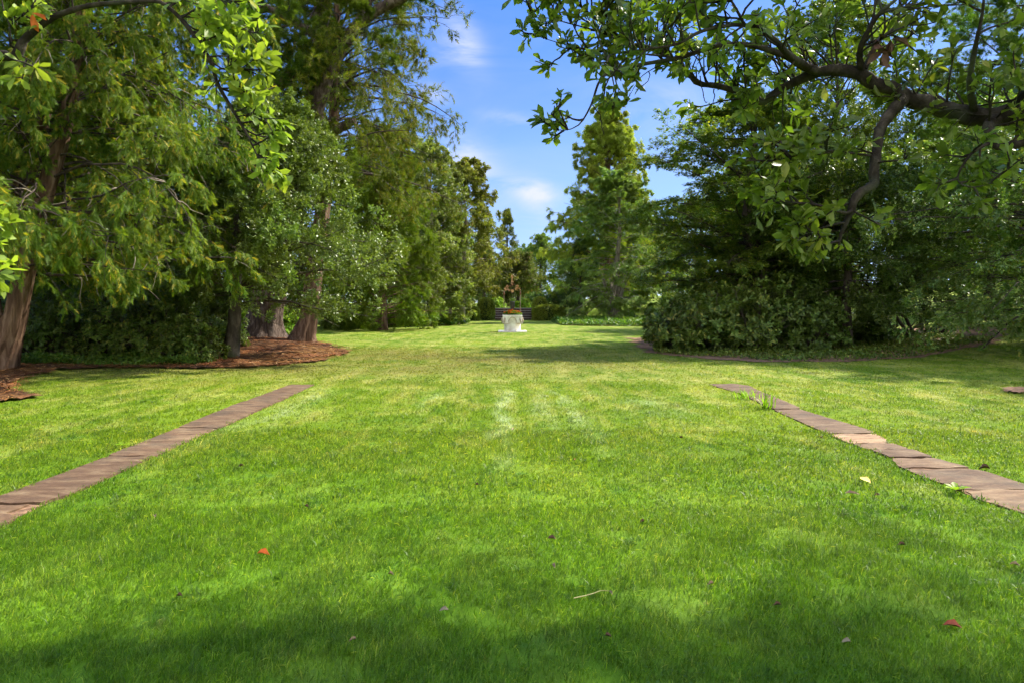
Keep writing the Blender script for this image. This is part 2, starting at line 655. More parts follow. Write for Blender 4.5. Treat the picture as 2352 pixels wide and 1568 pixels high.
def grass_colour(t):
    """Lawn colour in place: vivid green, olive and dry straw patches."""
    big = noise(t, .35, 4.0, .6, 'World', stretch=(1, .75, 1))
    mid = noise(t, 1.7, 5.0, .65, 'World', stretch=(1.0, .55, 1))
    fine = noise(t, 9.0, 3.0, .6, 'World')
    streak = noise(t, 1.0, 3.0, .5, 'World', stretch=(2.6, .30, 1))
    green = ramp(t, [(.30, (.060, .148, .007)), (.55, (.098, .203, .010)), (.75, (.150, .245, .018))], big)
    green = mixc(t, ramp(t, [(.45, (0, 0, 0)), (.72, (.75, .75, .75))], mid), green, (.155, .25, .028))
    geo = N(t, 'ShaderNodeNewGeometry')
    sp = N(t, 'ShaderNodeSeparateXYZ')
    t.links.new(geo.outputs['Position'], sp.inputs[0])
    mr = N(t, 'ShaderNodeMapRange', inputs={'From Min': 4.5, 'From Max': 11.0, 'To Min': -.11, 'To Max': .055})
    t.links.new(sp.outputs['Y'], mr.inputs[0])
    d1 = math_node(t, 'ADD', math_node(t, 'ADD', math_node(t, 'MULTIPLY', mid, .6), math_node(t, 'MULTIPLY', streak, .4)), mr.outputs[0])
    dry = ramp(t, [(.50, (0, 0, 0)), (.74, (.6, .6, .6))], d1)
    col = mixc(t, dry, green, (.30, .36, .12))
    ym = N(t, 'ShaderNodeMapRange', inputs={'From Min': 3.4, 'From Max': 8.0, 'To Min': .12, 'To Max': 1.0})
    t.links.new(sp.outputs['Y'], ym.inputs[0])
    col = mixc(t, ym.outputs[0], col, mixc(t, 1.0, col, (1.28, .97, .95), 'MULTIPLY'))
    # pale streaks left by the mower, running away from the camera
    mow = noise(t, 2.2, 5.0, .65, 'World', stretch=(1.6, .55, 1))
    wob = math_node(t, 'MULTIPLY', math_node(t, 'SUBTRACT', noise(t, .5, 2.0, .5, 'World'), .5), .7)
    ms = None
    for x0, w, y0, y1, amt in ((-.02, .12, 5.6, 12.2, .9), (.55, .12, 7.2, 11.8, .6), (.95, .14, 6.4, 12.3, .65), (-1.15, .12, 8.5, 11.8, .4), (2.2, .45, 8.0, 11.0, .45), (-3.05, .28, 6.5, 12.0, .5), (1.6, .12, 9.0, 12.0, .4)):
        dx_ = math_node(t, 'MULTIPLY', math_node(t, 'SUBTRACT', math_node(t, 'ADD', sp.outputs['X'], wob), x0), 1.0 / w)
        g_ = math_node(t, 'EXPONENT', math_node(t, 'MULTIPLY', math_node(t, 'MULTIPLY', dx_, dx_), -1.0))
        m1 = N(t, 'ShaderNodeMapRange', inputs={'From Min': y0, 'From Max': y0 + 2.6, 'To Max': amt})
        t.links.new(sp.outputs['Y'], m1.inputs[0])
        m2 = N(t, 'ShaderNodeMapRange', inputs={'From Min': y1, 'From Max': y1 - .8})
        t.links.new(sp.outputs['Y'], m2.inputs[0])
        q_ = math_node(t, 'MULTIPLY', math_node(t, 'MULTIPLY', m1.outputs[0], m2.outputs[0]), g_)
        ms = q_ if ms is None else math_node(t, 'ADD', ms, q_)
    ms = math_node(t, 'MULTIPLY', ms, ramp(t, [(.38, (0, 0, 0)), (.62, (.75, .75, .75))], mow), clamp=True)
    col = mixc(t, ms, col, (.38, .44, .23))
    # clover and bare thatch
    cl = noise(t, 2.6, 3.0, .6, 'World')
    col = mixc(t, ramp(t, [(.60, (0, 0, 0)), (.70, (.6, .6, .6))], cl), col, (.045, .125, .016))
    th = noise(t, 5.5, 4.0, .7, 'World')
    col = mixc(t, ramp(t, [(.64, (0, 0, 0)), (.76, (.7, .7, .7))], th), col, (.16, .135, .05))
    # worn brownish turf in the middle distance, darkened to stand in for tree shade
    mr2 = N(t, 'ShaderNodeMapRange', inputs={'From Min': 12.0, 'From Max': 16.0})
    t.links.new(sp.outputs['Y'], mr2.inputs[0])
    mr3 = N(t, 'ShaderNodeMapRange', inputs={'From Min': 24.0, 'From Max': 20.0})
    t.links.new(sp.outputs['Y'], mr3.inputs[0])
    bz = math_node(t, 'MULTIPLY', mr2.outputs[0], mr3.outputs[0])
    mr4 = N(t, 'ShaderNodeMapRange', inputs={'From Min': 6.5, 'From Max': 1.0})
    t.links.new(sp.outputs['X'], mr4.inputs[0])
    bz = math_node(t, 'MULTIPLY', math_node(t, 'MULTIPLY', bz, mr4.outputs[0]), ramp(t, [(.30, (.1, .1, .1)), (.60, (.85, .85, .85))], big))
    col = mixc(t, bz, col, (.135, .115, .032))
    vv = N(t, 'ShaderNodeMapRange', inputs={'From Min': .3, 'From Max': .7, 'To Min': .75, 'To Max': 1.2})
    t.links.new(fine, vv.inputs[0])
    hs = N(t, 'ShaderNodeHueSaturation')
    t.links.new(col, hs.inputs['Color']); t.links.new(vv.outputs[0], hs.inputs['Value'])
    return hs.outputs[0]


M = {}


def build_materials():
    # ground
    m, t, out = new_mat('lawn_ground')
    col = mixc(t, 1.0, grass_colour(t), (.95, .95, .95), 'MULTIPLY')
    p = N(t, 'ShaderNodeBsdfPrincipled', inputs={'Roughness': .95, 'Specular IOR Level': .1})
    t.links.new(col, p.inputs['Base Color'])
    bp = N(t, 'ShaderNodeBump', inputs={'Strength': .5, 'Distance': .05})
    t.links.new(noise(t, 22.0, 4.0, .7, 'World'), bp.inputs['Height'])
    t.links.new(bp.outputs[0], p.inputs['Normal'])
    t.links.new(p.outputs[0], out.inputs[0])
    M['lawn'] = m
    # blades
    m, t, out = new_mat('grass_blades')
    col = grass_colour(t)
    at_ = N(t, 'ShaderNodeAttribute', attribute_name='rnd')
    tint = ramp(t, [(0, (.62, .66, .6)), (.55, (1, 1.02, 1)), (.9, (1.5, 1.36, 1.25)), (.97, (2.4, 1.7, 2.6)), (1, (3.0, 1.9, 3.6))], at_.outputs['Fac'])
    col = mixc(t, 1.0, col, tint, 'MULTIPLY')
    p = N(t, 'ShaderNodeBsdfPrincipled', inputs={'Roughness': .45, 'Specular IOR Level': .3})
    t.links.new(col, p.inputs['Base Color'])
    tr = N(t, 'ShaderNodeBsdfTranslucent')
    t.links.new(mixc(t, 1.0, col, (1.5, 1.5, .9), 'MULTIPLY'), tr.inputs['Color'])
    mx = N(t, 'ShaderNodeMixShader', inputs={0: .5})
    t.links.new(p.outputs[0], mx.inputs[1]); t.links.new(tr.outputs[0], mx.inputs[2])
    t.links.new(mx.outputs[0], out.inputs[0])
    M['blade'] = m
    M['tuft'] = leaf_mat('tuft_blades', (.10, .24, .015), (.22, .38, .03), transl=.5)
    # beds
    m, t, out = new_mat('pine_straw')
    n1 = noise(t, 9.0, 6.0, .7, 'World', stretch=(1, .5, 1), dist=.8)
    n2 = noise(t, .8, 3.0, .5, 'World')
    col = ramp(t, [(.33, (.030, .014, .008)), (.5, (.125, .060, .028)), (.68, (.27, .14, .066))], n1)
    col = mixc(t, ramp(t, [(.4, (0, 0, 0)), (.65, (.6, .6, .6))], n2), col, (.075, .040, .022))
    p = N(t, 'ShaderNodeBsdfPrincipled', inputs={'Roughness': .95, 'Specular IOR Level': .1})
    t.links.new(col, p.inputs['Base Color'])
    bp = N(t, 'ShaderNodeBump', inputs={'Strength': .8, 'Distance': .05})
    t.links.new(n1, bp.inputs['Height']); t.links.new(bp.outputs[0], p.inputs['Normal'])
    t.links.new(p.outputs[0], out.inputs[0])
    M['straw'] = m
    M['needle_litter'] = leaf_mat('needle_litter', (.10, .043, .019), (.28, .135, .058), (.42, .26, .12), .1, gloss=.8, transl=.0, spec=.1)
    M['soil'] = plain_mat('dark_mulch', (.27, .16, .095), (.09, .052, .032), 14, .95, .1, bump=.8)
    # stone
    m, t, out = new_mat('path_stone')
    n1 = noise(t, 1.6, 7.0, .62, 'World', stretch=(1.6, 5.0, 1), dist=.5)
    n2 = noise(t, 30.0, 3.0, .7, 'World')
    at_ = N(t, 'ShaderNodeAttribute', attribute_name='rnd')
    col = ramp(t, [(.28, (.105, .062, .044)), (.47, (.205, .132, .098)), (.60, (.285, .205, .155)), (.74, (.42, .33, .26))], n1)
    col = mixc(t, 1.0, col, (.66, .605, .455), 'MULTIPLY')
    col = mixc(t, ramp(t, [(.50, (0, 0, 0)), (.72, (.7, .7, .7))], noise(t, 2.3, 5.0, .6, 'World')), col, (.075, .058, .040))
    col = mixc(t, .35, col, ramp(t, [(.35, (.45, .42, .4)), (.65, (1.25, 1.25, 1.25))], n2), 'MULTIPLY')
    col = mixc(t, 1.0, col, ramp(t, [(0, (.6, .58, .55)), (.4, (.85, .84, .82)), (.6, (1.15, 1.15, 1.1)), (1, (2.3, 2.3, 2.2))], at_.outputs['Fac']), 'MULTIPLY')
    p = N(t, 'ShaderNodeBsdfPrincipled', inputs={'Roughness': .85, 'Specular IOR Level': .25})
    t.links.new(col, p.inputs['Base Color'])
    bp = N(t, 'ShaderNodeBump', inputs={'Strength': .6, 'Distance': .02})
    t.links.new(math_node(t, 'ADD', n1, math_node(t, 'MULTIPLY', n2, .2)), bp.inputs['Height'])
    t.links.new(bp.outputs[0], p.inputs['Normal'])
    t.links.new(p.outputs[0], out.inputs[0])
    M['path'] = m
    M['step'] = plain_mat('step_stone', (.30, .26, .23), (.17, .14, .12), 5, .85, .2, bump=.3)
    M['riser'] = plain_mat('riser_brick', (.11, .075, .06), (.05, .032, .026), 9, .9, .15, bump=.4)
    M['marble'] = plain_mat('well_marble', (.86, .83, .78), (.66, .60, .52), 4.5, .6, .3, bump=.25, detail=8)
    M['marble_shaded'] = plain_mat('well_carving_shaded', (.56, .46, .37), (.30, .22, .16), 7, .7, .2, bump=.4, detail=8)  # darker copy of the marble, painting in the shadow of the carved recesses
    M['iron'] = plain_mat('wrought_iron', (.045, .038, .034), (.02, .016, .014), 18, .55, .4, metal=.6)
    M['rust'] = plain_mat('rusty_iron', (.22, .10, .055), (.08, .035, .02), 20, .7, .3, metal=.3)
    M['post'] = plain_mat('weathered_iron_post', (.30, .22, .17), (.14, .09, .07), 14, .7, .3)
    M['gilt'] = plain_mat('gilded_iron', (.62, .36, .16), (.34, .17, .07), 16, .5, .4, metal=.35)
    M['pot'] = plain_mat('bucket_metal', (.05, .05, .065), (.02, .02, .028), 12, .45, .5, metal=.4)
    # bark
    M['bark_cedar'] = bark_mat('cedar_bark', (.125, .072, .045), (.30, .20, .135), 9, (1, 1, .07), .9)
    M['bark_pine'] = bark_mat('pine_bark', (.085, .060, .047), (.25, .195, .155), 7, (1, 1, .30), 1.0, dist=.02)
    M['bark_holly'] = bark_mat('holly_bark', (.075, .062, .045), (.16, .14, .10), 6, (1, 1, .4), .5, moss=(.06, .075, .03))
    M['bark_dark'] = bark_mat('dark_bark', (.055, .042, .032), (.14, .11, .085), 8, (1, 1, .2), .6)
    M['bark_magnolia'] = bark_mat('magnolia_bark', (.024, .018, .013), (.070, .057, .044), 11, (1, 1, .7), .7, moss=(.06, .064, .044))
    M['bark_grey'] = bark_mat('grey_bark', (.24, .20, .155), (.50, .44, .35), 7, (1, 1, .12), .7)
    M['twig'] = plain_mat('bare_twig', (.34, .27, .20), (.15, .11, .08), 8, .85, .2)
    # leaves
    M['magnolia'] = leaf_mat('magnolia_leaf', (.060, .102, .018), (.135, .198, .036), (.30, .30, .05), .03, gloss=.38, transl=.52, spec=.42, clump=1.5, tcol=(1.3, 1.5, .55))
    M['magnolia_left'] = leaf_mat('magnolia_leaf_pale', (.105, .175, .03), (.20, .30, .05), (.50, .42, .06), .008, gloss=.5, transl=.5, spec=.3, clump=1.5, tcol=(1.6, 1.6, .7))
    M['cedar'] = leaf_mat('cedar_spray', (.055, .115, .013), (.130, .215, .028), (.42, .34, .04), .06, gloss=.6, transl=.42, spec=.2, clump=.7, tcol=(1.7, 1.6, .6))
    M['holly'] = leaf_mat('holly_leaf', (.070, .125, .026), (.155, .225, .058), None, gloss=.36, transl=.32, spec=.45, clump=.9)
    M['pine'] = leaf_mat('pine_needle', (.046, .088, .012), (.115, .185, .022), None, gloss=.55, transl=.4, spec=.2, clump=.5)
    M['pine_light'] = leaf_mat('pine_needle_light', (.060, .130, .016), (.125, .215, .032), None, gloss=.5, transl=.4, spec=.25, clump=.5)
    M['juniper'] = leaf_mat('juniper_leaf', (.066, .105, .010), (.150, .195, .022), (.27, .20, .04), .08, gloss=.6, transl=.38, spec=.2, clump=.6)
    M['arbor'] = leaf_mat('arborvitae_leaf', (.062, .115, .010), (.14, .21, .020), (.20, .20, .04), .05, gloss=.6, transl=.4, spec=.2, clump=.5)
    M['pale'] = leaf_mat('pale_leaf', (.105, .165, .036), (.22, .28, .085), (.28, .27, .10), .05, gloss=.45, transl=.40, spec=.4, clump=.45)
    M['brownish'] = leaf_mat('brown_tipped_leaf', (.105, .14, .026), (.21, .24, .052), (.27, .20, .06), .05, gloss=.5, transl=.4, spec=.3, clump=.45)
    M['farcon'] = leaf_mat('far_conifer_leaf', (.055, .09, .024), (.125, .165, .045), (.2, .13, .06), .08, gloss=.6, transl=.35, spec=.2, clump=.3)
    M['fardec'] = leaf_mat('far_deciduous_leaf', (.065, .135, .030), (.14, .22, .05), (.32, .34, .06), .06, gloss=.5, transl=.42, spec=.2, clump=.3)
    M['redwood'] = leaf_mat('redwood_spray', (.18, .245, .036), (.31, .37, .075), (.34, .36, .09), .06, gloss=.55, transl=.55, spec=.2, clump=.35)
    M['feather'] = leaf_mat('feathery_leaf', (.11, .20, .05), (.20, .30, .085), (.30, .33, .07), .05, gloss=.5, transl=.42, spec=.25, clump=.5)
    M['beech'] = leaf_mat('beech_leaf', (.052, .098, .014), (.115, .180, .026), (.30, .27, .04), .05, gloss=.45, transl=.42, spec=.35, clump=.5, tcol=(1.7, 1.7, .6))
    M['rhodo'] = leaf_mat('rhododendron_leaf', (.050, .098, .016), (.115, .180, .034), (.28, .27, .05), .05, gloss=.45, transl=.3, spec=.3, clump=1.0)
    M['darkleaf'] = leaf_mat('dark_evergreen_leaf', (.038, .078, .014), (.090, .145, .028), None, gloss=.42, transl=.3, spec=.32, clump=.8)
    M['thin'] = leaf_mat('airy_tree_leaf', (.062, .115, .016), (.14, .205, .03), None, gloss=.4, transl=.42, spec=.35, clump=.7)
    M['dogwood'] = leaf_mat('dogwood_leaf', (.075, .150, .034), (.165, .255, .065), (.34, .30, .06), .04, gloss=.36, transl=.40, spec=.45, clump=.9)
    M['cover'] = leaf_mat('ground_cover_leaf', (.048, .12, .016), (.105, .205, .03), (.28, .32, .06), .05, gloss=.45, transl=.35, spec=.3, clump=1.2)
    M['bright'] = leaf_mat('bright_shrub_leaf', (.13, .26, .02), (.26, .42, .04), (.45, .42, .1), .08, gloss=.5, transl=.45, spec=.25, clump=1.5)
    M['box'] = leaf_mat('clipped_hedge_leaf', (.115, .17, .022), (.22, .285, .045), (.19, .22, .05), .10, gloss=.5, transl=.3, spec=.25, clump=1.2)
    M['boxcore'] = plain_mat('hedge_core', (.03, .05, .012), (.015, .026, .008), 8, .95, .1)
    for nm, c, c2 in (('leaf_orange', (.62, .15, .02), (.4, .09, .02)), ('leaf_yellow', (.66, .44, .06), (.5, .28, .05)), ('leaf_brown', (.12, .06, .035), (.06, .03, .02)),
                      ('leaf_tan', (.30, .20, .12), (.17, .11, .07)), ('leaf_red', (.30, .07, .035), (.17, .04, .02)), ('leaf_white', (.22, .19, .12), (.13, .11, .07)),
                      ('stalk', (.40, .38, .14), (.28, .24, .09)), ('bloom_orange', (.85, .24, .02), (.7, .12, .02)), ('bloom_yellow', (.85, .55, .06), (.8, .40, .04))):
        M[nm] = plain_mat(nm, c, c2, 25, .6, .25)


build_materials()

# ------------------------------------------------------------------ the ground
PATH_L = [(-3.88, -3.36, 1.0, 12.4)]
BED_STRAW = [(-9.2, 9.3), (-7.5, 9.9), (-7.45, 10.7), (-8.4, 11.9), (-9.3, 13.3), (-9.55, 14.7), (-8.6, 15.4), (-7.4, 15.5), (-5.9, 15.6), (-5.2, 16.3),
             (-4.75, 17.7), (-4.6, 19.6), (-4.75, 21.3), (-5.8, 22.9), (-7.0, 24.6), (-10, 25.4), (-14, 23), (-18, 20), (-18, 9.0)]
BED_RIGHT = [(4.45, 22.6), (4.35, 20.8), (4.6, 19.7), (5.5, 18.0), (7.2, 17.3), (9.6, 17.6), (12.3, 18.6), (15.2, 20.6), (18.5, 25.0), (15.0, 29.5), (9.0, 32.0), (5.2, 28.5)]
COVER_L = [(-10.5, 39.6), (-7.0, 41.0), (-4.2, 44.0), (-2.5, 47.8), (-2.5, 51.0), (-5.0, 54.0), (-12, 54.0)]
COVER_R = [(3.9, 45.2), (5.4, 43.6), (8.0, 43.0), (11.0, 43.5), (15.0, 46.0), (13.0, 57.5), (5.2, 57.2), (3.7, 51.0)]
SOIL_RING = [(8.75 + .42 * cos(a), 11.6 + .5 * sin(a)) for a in np.linspace(0, 2 * pi, 18, endpoint=False)]


def build_ground():
    xs = np.unique(np.concatenate([np.linspace(-400, -40, 19), np.arange(-40, 40.01, .5), np.linspace(40, 400, 19)]))
    ys = np.unique(np.concatenate([np.linspace(-60, 0, 13), np.arange(0, 70.01, .4), np.linspace(70, 900, 40)]))
    X, Y = np.meshgrid(xs, ys)
    V = np.column_stack([X.ravel(), Y.ravel(), H(X, Y).ravel()])
    nx, ny = len(xs), len(ys)
    i = (np.arange(ny - 1)[:, None] * nx + np.arange(nx - 1)[None]).ravel()
    g = Geo()
    g.add(V, {4: np.column_stack([i, i + 1, i + nx + 1, i + nx])})
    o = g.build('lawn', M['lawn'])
    tag(o, kind='structure')


def bed(name, poly, mat, lift=.03, step=.12, label=None, bump=.02):
    poly = np.asarray(poly, float)
    # wavy outline
    x0, y0 = poly.min(0) - .2; x1, y1 = poly.max(0) + .2
    xs = np.arange(x0, x1, step); ys = np.arange(y0, y1, step)
    X, Y = np.meshgrid(xs, ys)
    jx = .16 * np.sin(Y * 2.3 + X) + .06 * np.sin(Y * 7 + 2 * X); jy = .14 * np.sin(X * 2.9 - Y) + .06 * np.sin(X * 8)
    ins = inside(X + jx, Y + jy, poly)
    nx = len(xs)
    cell = ins[:-1, :-1] & ins[1:, :-1] & ins[:-1, 1:] & ins[1:, 1:]
    r, c = np.nonzero(cell)
    i = r * nx + c
    Z = H(X, Y) + lift + rng.uniform(0, bump, X.shape)
    V = np.column_stack([X.ravel(), Y.ravel(), Z.ravel()])
    q = np.column_stack([i, i + 1, i + nx + 1, i + nx])
    used, inv = np.unique(q, return_inverse=True)
    g = Geo()
    g.add(V[used], {4: inv.reshape(-1, 4)})
    o = g.build(name, mat)
    tag(o, label=label, kind='structure')
    return o


def rand_in(poly, n):
    poly = np.asarray(poly, float)
    x0, y0 = poly.min(0); x1, y1 = poly.max(0)
    out = np.zeros((0, 2))
    while len(out) < n:
        p = np.column_stack([rng.uniform(x0, x1, n), rng.uniform(y0, y1, n)])
        out = np.concatenate([out, p[inside(p[:, 0], p[:, 1], poly)]])
    return out[:n]


build_ground()
bed('pine_straw_bed', BED_STRAW, M['straw'])
bed('mulch_bed', BED_RIGHT, M['soil'], lift=.012, bump=.012)
bed('mulch_bed', SOIL_RING, M['soil'], step=.06)
bed('soil_under_ground_cover', COVER_L, M['soil'], step=.3)
bed('soil_under_ground_cover', COVER_R, M['soil'], step=.3)


def needle_litter():
    p = rand_in(BED_STRAW, 42000)
    p = p[(p[:, 0] > -13)]
    n = len(p)
    a = rng.uniform(0, 2 * pi, n)
    ax = np.column_stack([np.cos(a), np.sin(a), rng.normal(0, .12, n)])
    P = np.column_stack([p, H(p[:, 0], p[:, 1]) + .045 + rng.uniform(0, .02, n)])
    g = Geo()
    place(g, T_leaf(.05, .0, .0), P, ax, np.tile(UP, (n, 1)) + rng.normal(0, .2, (n, 3)), rng.uniform(.12, .26, n))
    o = g.build('pine_needle_litter', M['needle_litter'])
    tag(o, 'rust coloured fallen pine needles under the old pine and cedar', 'pine needles', kind='stuff')


needle_litter()


# ------------------------------------------------------------------ stone edging paths
def edge_interp(tab, y):
    tab = np.asarray(tab, float)
    o = np.argsort(tab[:, 0])
    return np.interp(y, tab[o, 0], tab[o, 1])


L_IN = [(1, -3.34), (4.5, -3.34), (5.0, -3.36), (7, -3.38), (9, -3.37), (11, -3.39), (12.6, -3.42)]
L_OUT = [(1, -3.86), (4.5, -3.86), (6, -3.85), (8, -3.87), (10, -3.88), (12.6, -3.86)]
R_IN = [(1, 3.62), (4.0, 3.66), (4.85, 3.70), (5.23, 3.60), (5.8, 3.61), (6.2, 3.6), (6.66, 3.74), (7.24, 3.68), (8.1, 3.71), (9.8, 3.79), (11.2, 3.90), (12.7, 3.76)]
R_OUT = [(1, 4.22), (5.6, 4.28), (6.1, 4.26), (6.5, 4.14), (7.24, 4.14), (7.97, 4.29), (9.4, 4.18), (11.2, 4.31), (12.2, 4.42), (12.7, 4.20)]


def slab(g, ya, yb, tin, tout, z0, z1, tilt, rnd, notch=None):
    m = max(6, int((yb - ya) / .09))
    y = np.linspace(ya, yb, m)
    wv = lambda: np.convolve(rng.normal(0, .012, m + 4), np.ones(5) / 5, 'valid')
    a = edge_interp(tin, y) + wv()
    b = edge_interp(tout, y) + wv()
    if a[0] > b[0]:
        a, b = b, a
    # rounded, chipped corners
    for k in (0, -1):
        a[k] += rng.uniform(.005, .03); b[k] -= rng.uniform(.005, .03)
    if notch is not None:
        s, y0, y1, dep = notch
        w = (y > y0) & (y < y1)
        if s > 0:
            b[w] -= dep * (0.6 + .4 * rng.random(w.sum()))
        else:
            a[w] += dep * (0.6 + .4 * rng.random(w.sum()))
    nx = 7
    ts = np.linspace(0, 1, nx)
    sk = rng.uniform(-.03, .03)
    X = a[:, None] + (b - a)[:, None] * ts[None]
    Y = np.repeat(y[:, None], nx, 1) + sk * (ts[None] - .5) + 0.02 * np.sin(ts * 9 + ya * 5)[None] * ((np.arange(m) == 0) | (np.arange(m) == m - 1))[:, None]
    Z = H(X, Y) + z1 + tilt[0] * (X - X.mean()) + tilt[1] * (Y - Y.mean()) + rng.normal(0, .0014, X.shape)
    edge = np.zeros(X.shape, bool); edge[0] = edge[-1] = True; edge[:, 0] = edge[:, -1] = True
    Z[edge] -= .006
    top = np.stack([X, Y, Z], -1).reshape(-1, 3)
    i = (np.arange(m - 1)[:, None] * nx + np.arange(nx - 1)[None]).ravel()
    q = [np.column_stack([i, i + 1, i + nx + 1, i + nx])]
    ring = list(range(nx)) + [r * nx + nx - 1 for r in range(1, m)] + [(m - 1) * nx + c for c in range(nx - 2, -1, -1)] + [r * nx for r in range(m - 2, 0, -1)]
    bot = top[ring].copy(); bot[:, 2] = H(bot[:, 0], bot[:, 1]) + z0
    nb = len(ring); n0 = len(top)
    j = np.arange(nb); j2 = (j + 1) % nb
    rg = np.array(ring)
    q.append(np.column_stack([n0 + j, n0 + j2, rg[j2], rg[j]]))
    g.add(np.concatenate([top, bot]), {4: np.concatenate(q)}, rnd)


def build_path(tin, tout, cuts, seed, notches):
    g = Geo()
    y = np.linspace(1.0, 12.35, 60)
    a = edge_interp(tin, y); b = edge_interp(tout, y)
    lo, hi = np.minimum(a, b) + .03, np.maximum(a, b) - .03
    V = np.concatenate([np.column_stack([lo, y, H(lo, y) + .006]), np.column_stack([hi, y, H(hi, y) + .006])])
    i = np.arange(59)
    g.add(V, {4: np.column_stack([i, i + 60, i + 61, i + 1])})
    root = g.build('path', M['soil'], smooth=False)
    tag(root, kind='structure')
    for (ya, yb, r) in cuts:
        s = Geo()
        slab(s, ya, yb, tin, tout, -.05, .024 + rng.uniform(-.006, .008), (rng.uniform(-.015, .015), rng.uniform(-.006, .006)), r, notches.get(ya))
        s.build('paving_slab', M['path'], root, smooth=False)
    return root


build_path(L_IN, L_OUT, [(1.0, 3.4, .45), (3.42, 5.02, .5), (5.06, 6.62, .35), (6.64, 8.1, .5), (8.12, 10.2, .42), (10.22, 12.4, .38)], 3,
           {3.42: (1, 4.72, 5.1, .17), 5.06: (1, 5.0, 5.16, .05)})
build_path(R_IN, R_OUT, [(1.0, 3.3, .5), (3.33, 5.42, .62), (5.45, 6.12, .42), (6.16, 6.52, .55), (6.56, 6.9, .40), (6.94, 7.22, .6), (7.25, 7.74, .9), (7.78, 9.55, .42),
                         (9.58, 11.3, .36), (11.32, 12.55, .33)], 4, {5.45: (-1, 5.4, 5.6, .08), 3.33: (-1, 5.25, 5.5, .06)})


# ------------------------------------------------------------------ grass
def grass_mask(x, y):
    k = np.ones(len(x), bool)
    e = .030 + .034 * np.sin(y * 9 + 2 * np.sin(y * 23)) + rng.uniform(-.015, .02, len(x))
    k &= ~((x > edge_interp(L_OUT, y) + e) & (x < edge_interp(L_IN, y) - e) & (y < 12.36))
    k &= ~((x > edge_interp(R_IN, y) + e) & (x < edge_interp(R_OUT, y) - e) & (y < 12.5))
    jx = .16 * np.sin(y * 2.3 + x) + .06 * np.sin(y * 7 + 2 * x); jy = .14 * np.sin(x * 2.9 - y) + .06 * np.sin(x * 8)
    for poly in (BED_STRAW, BED_RIGHT, COVER_L, COVER_R, SOIL_RING):
        k &= ~inside(x + jx, y + jy, poly)
    return k


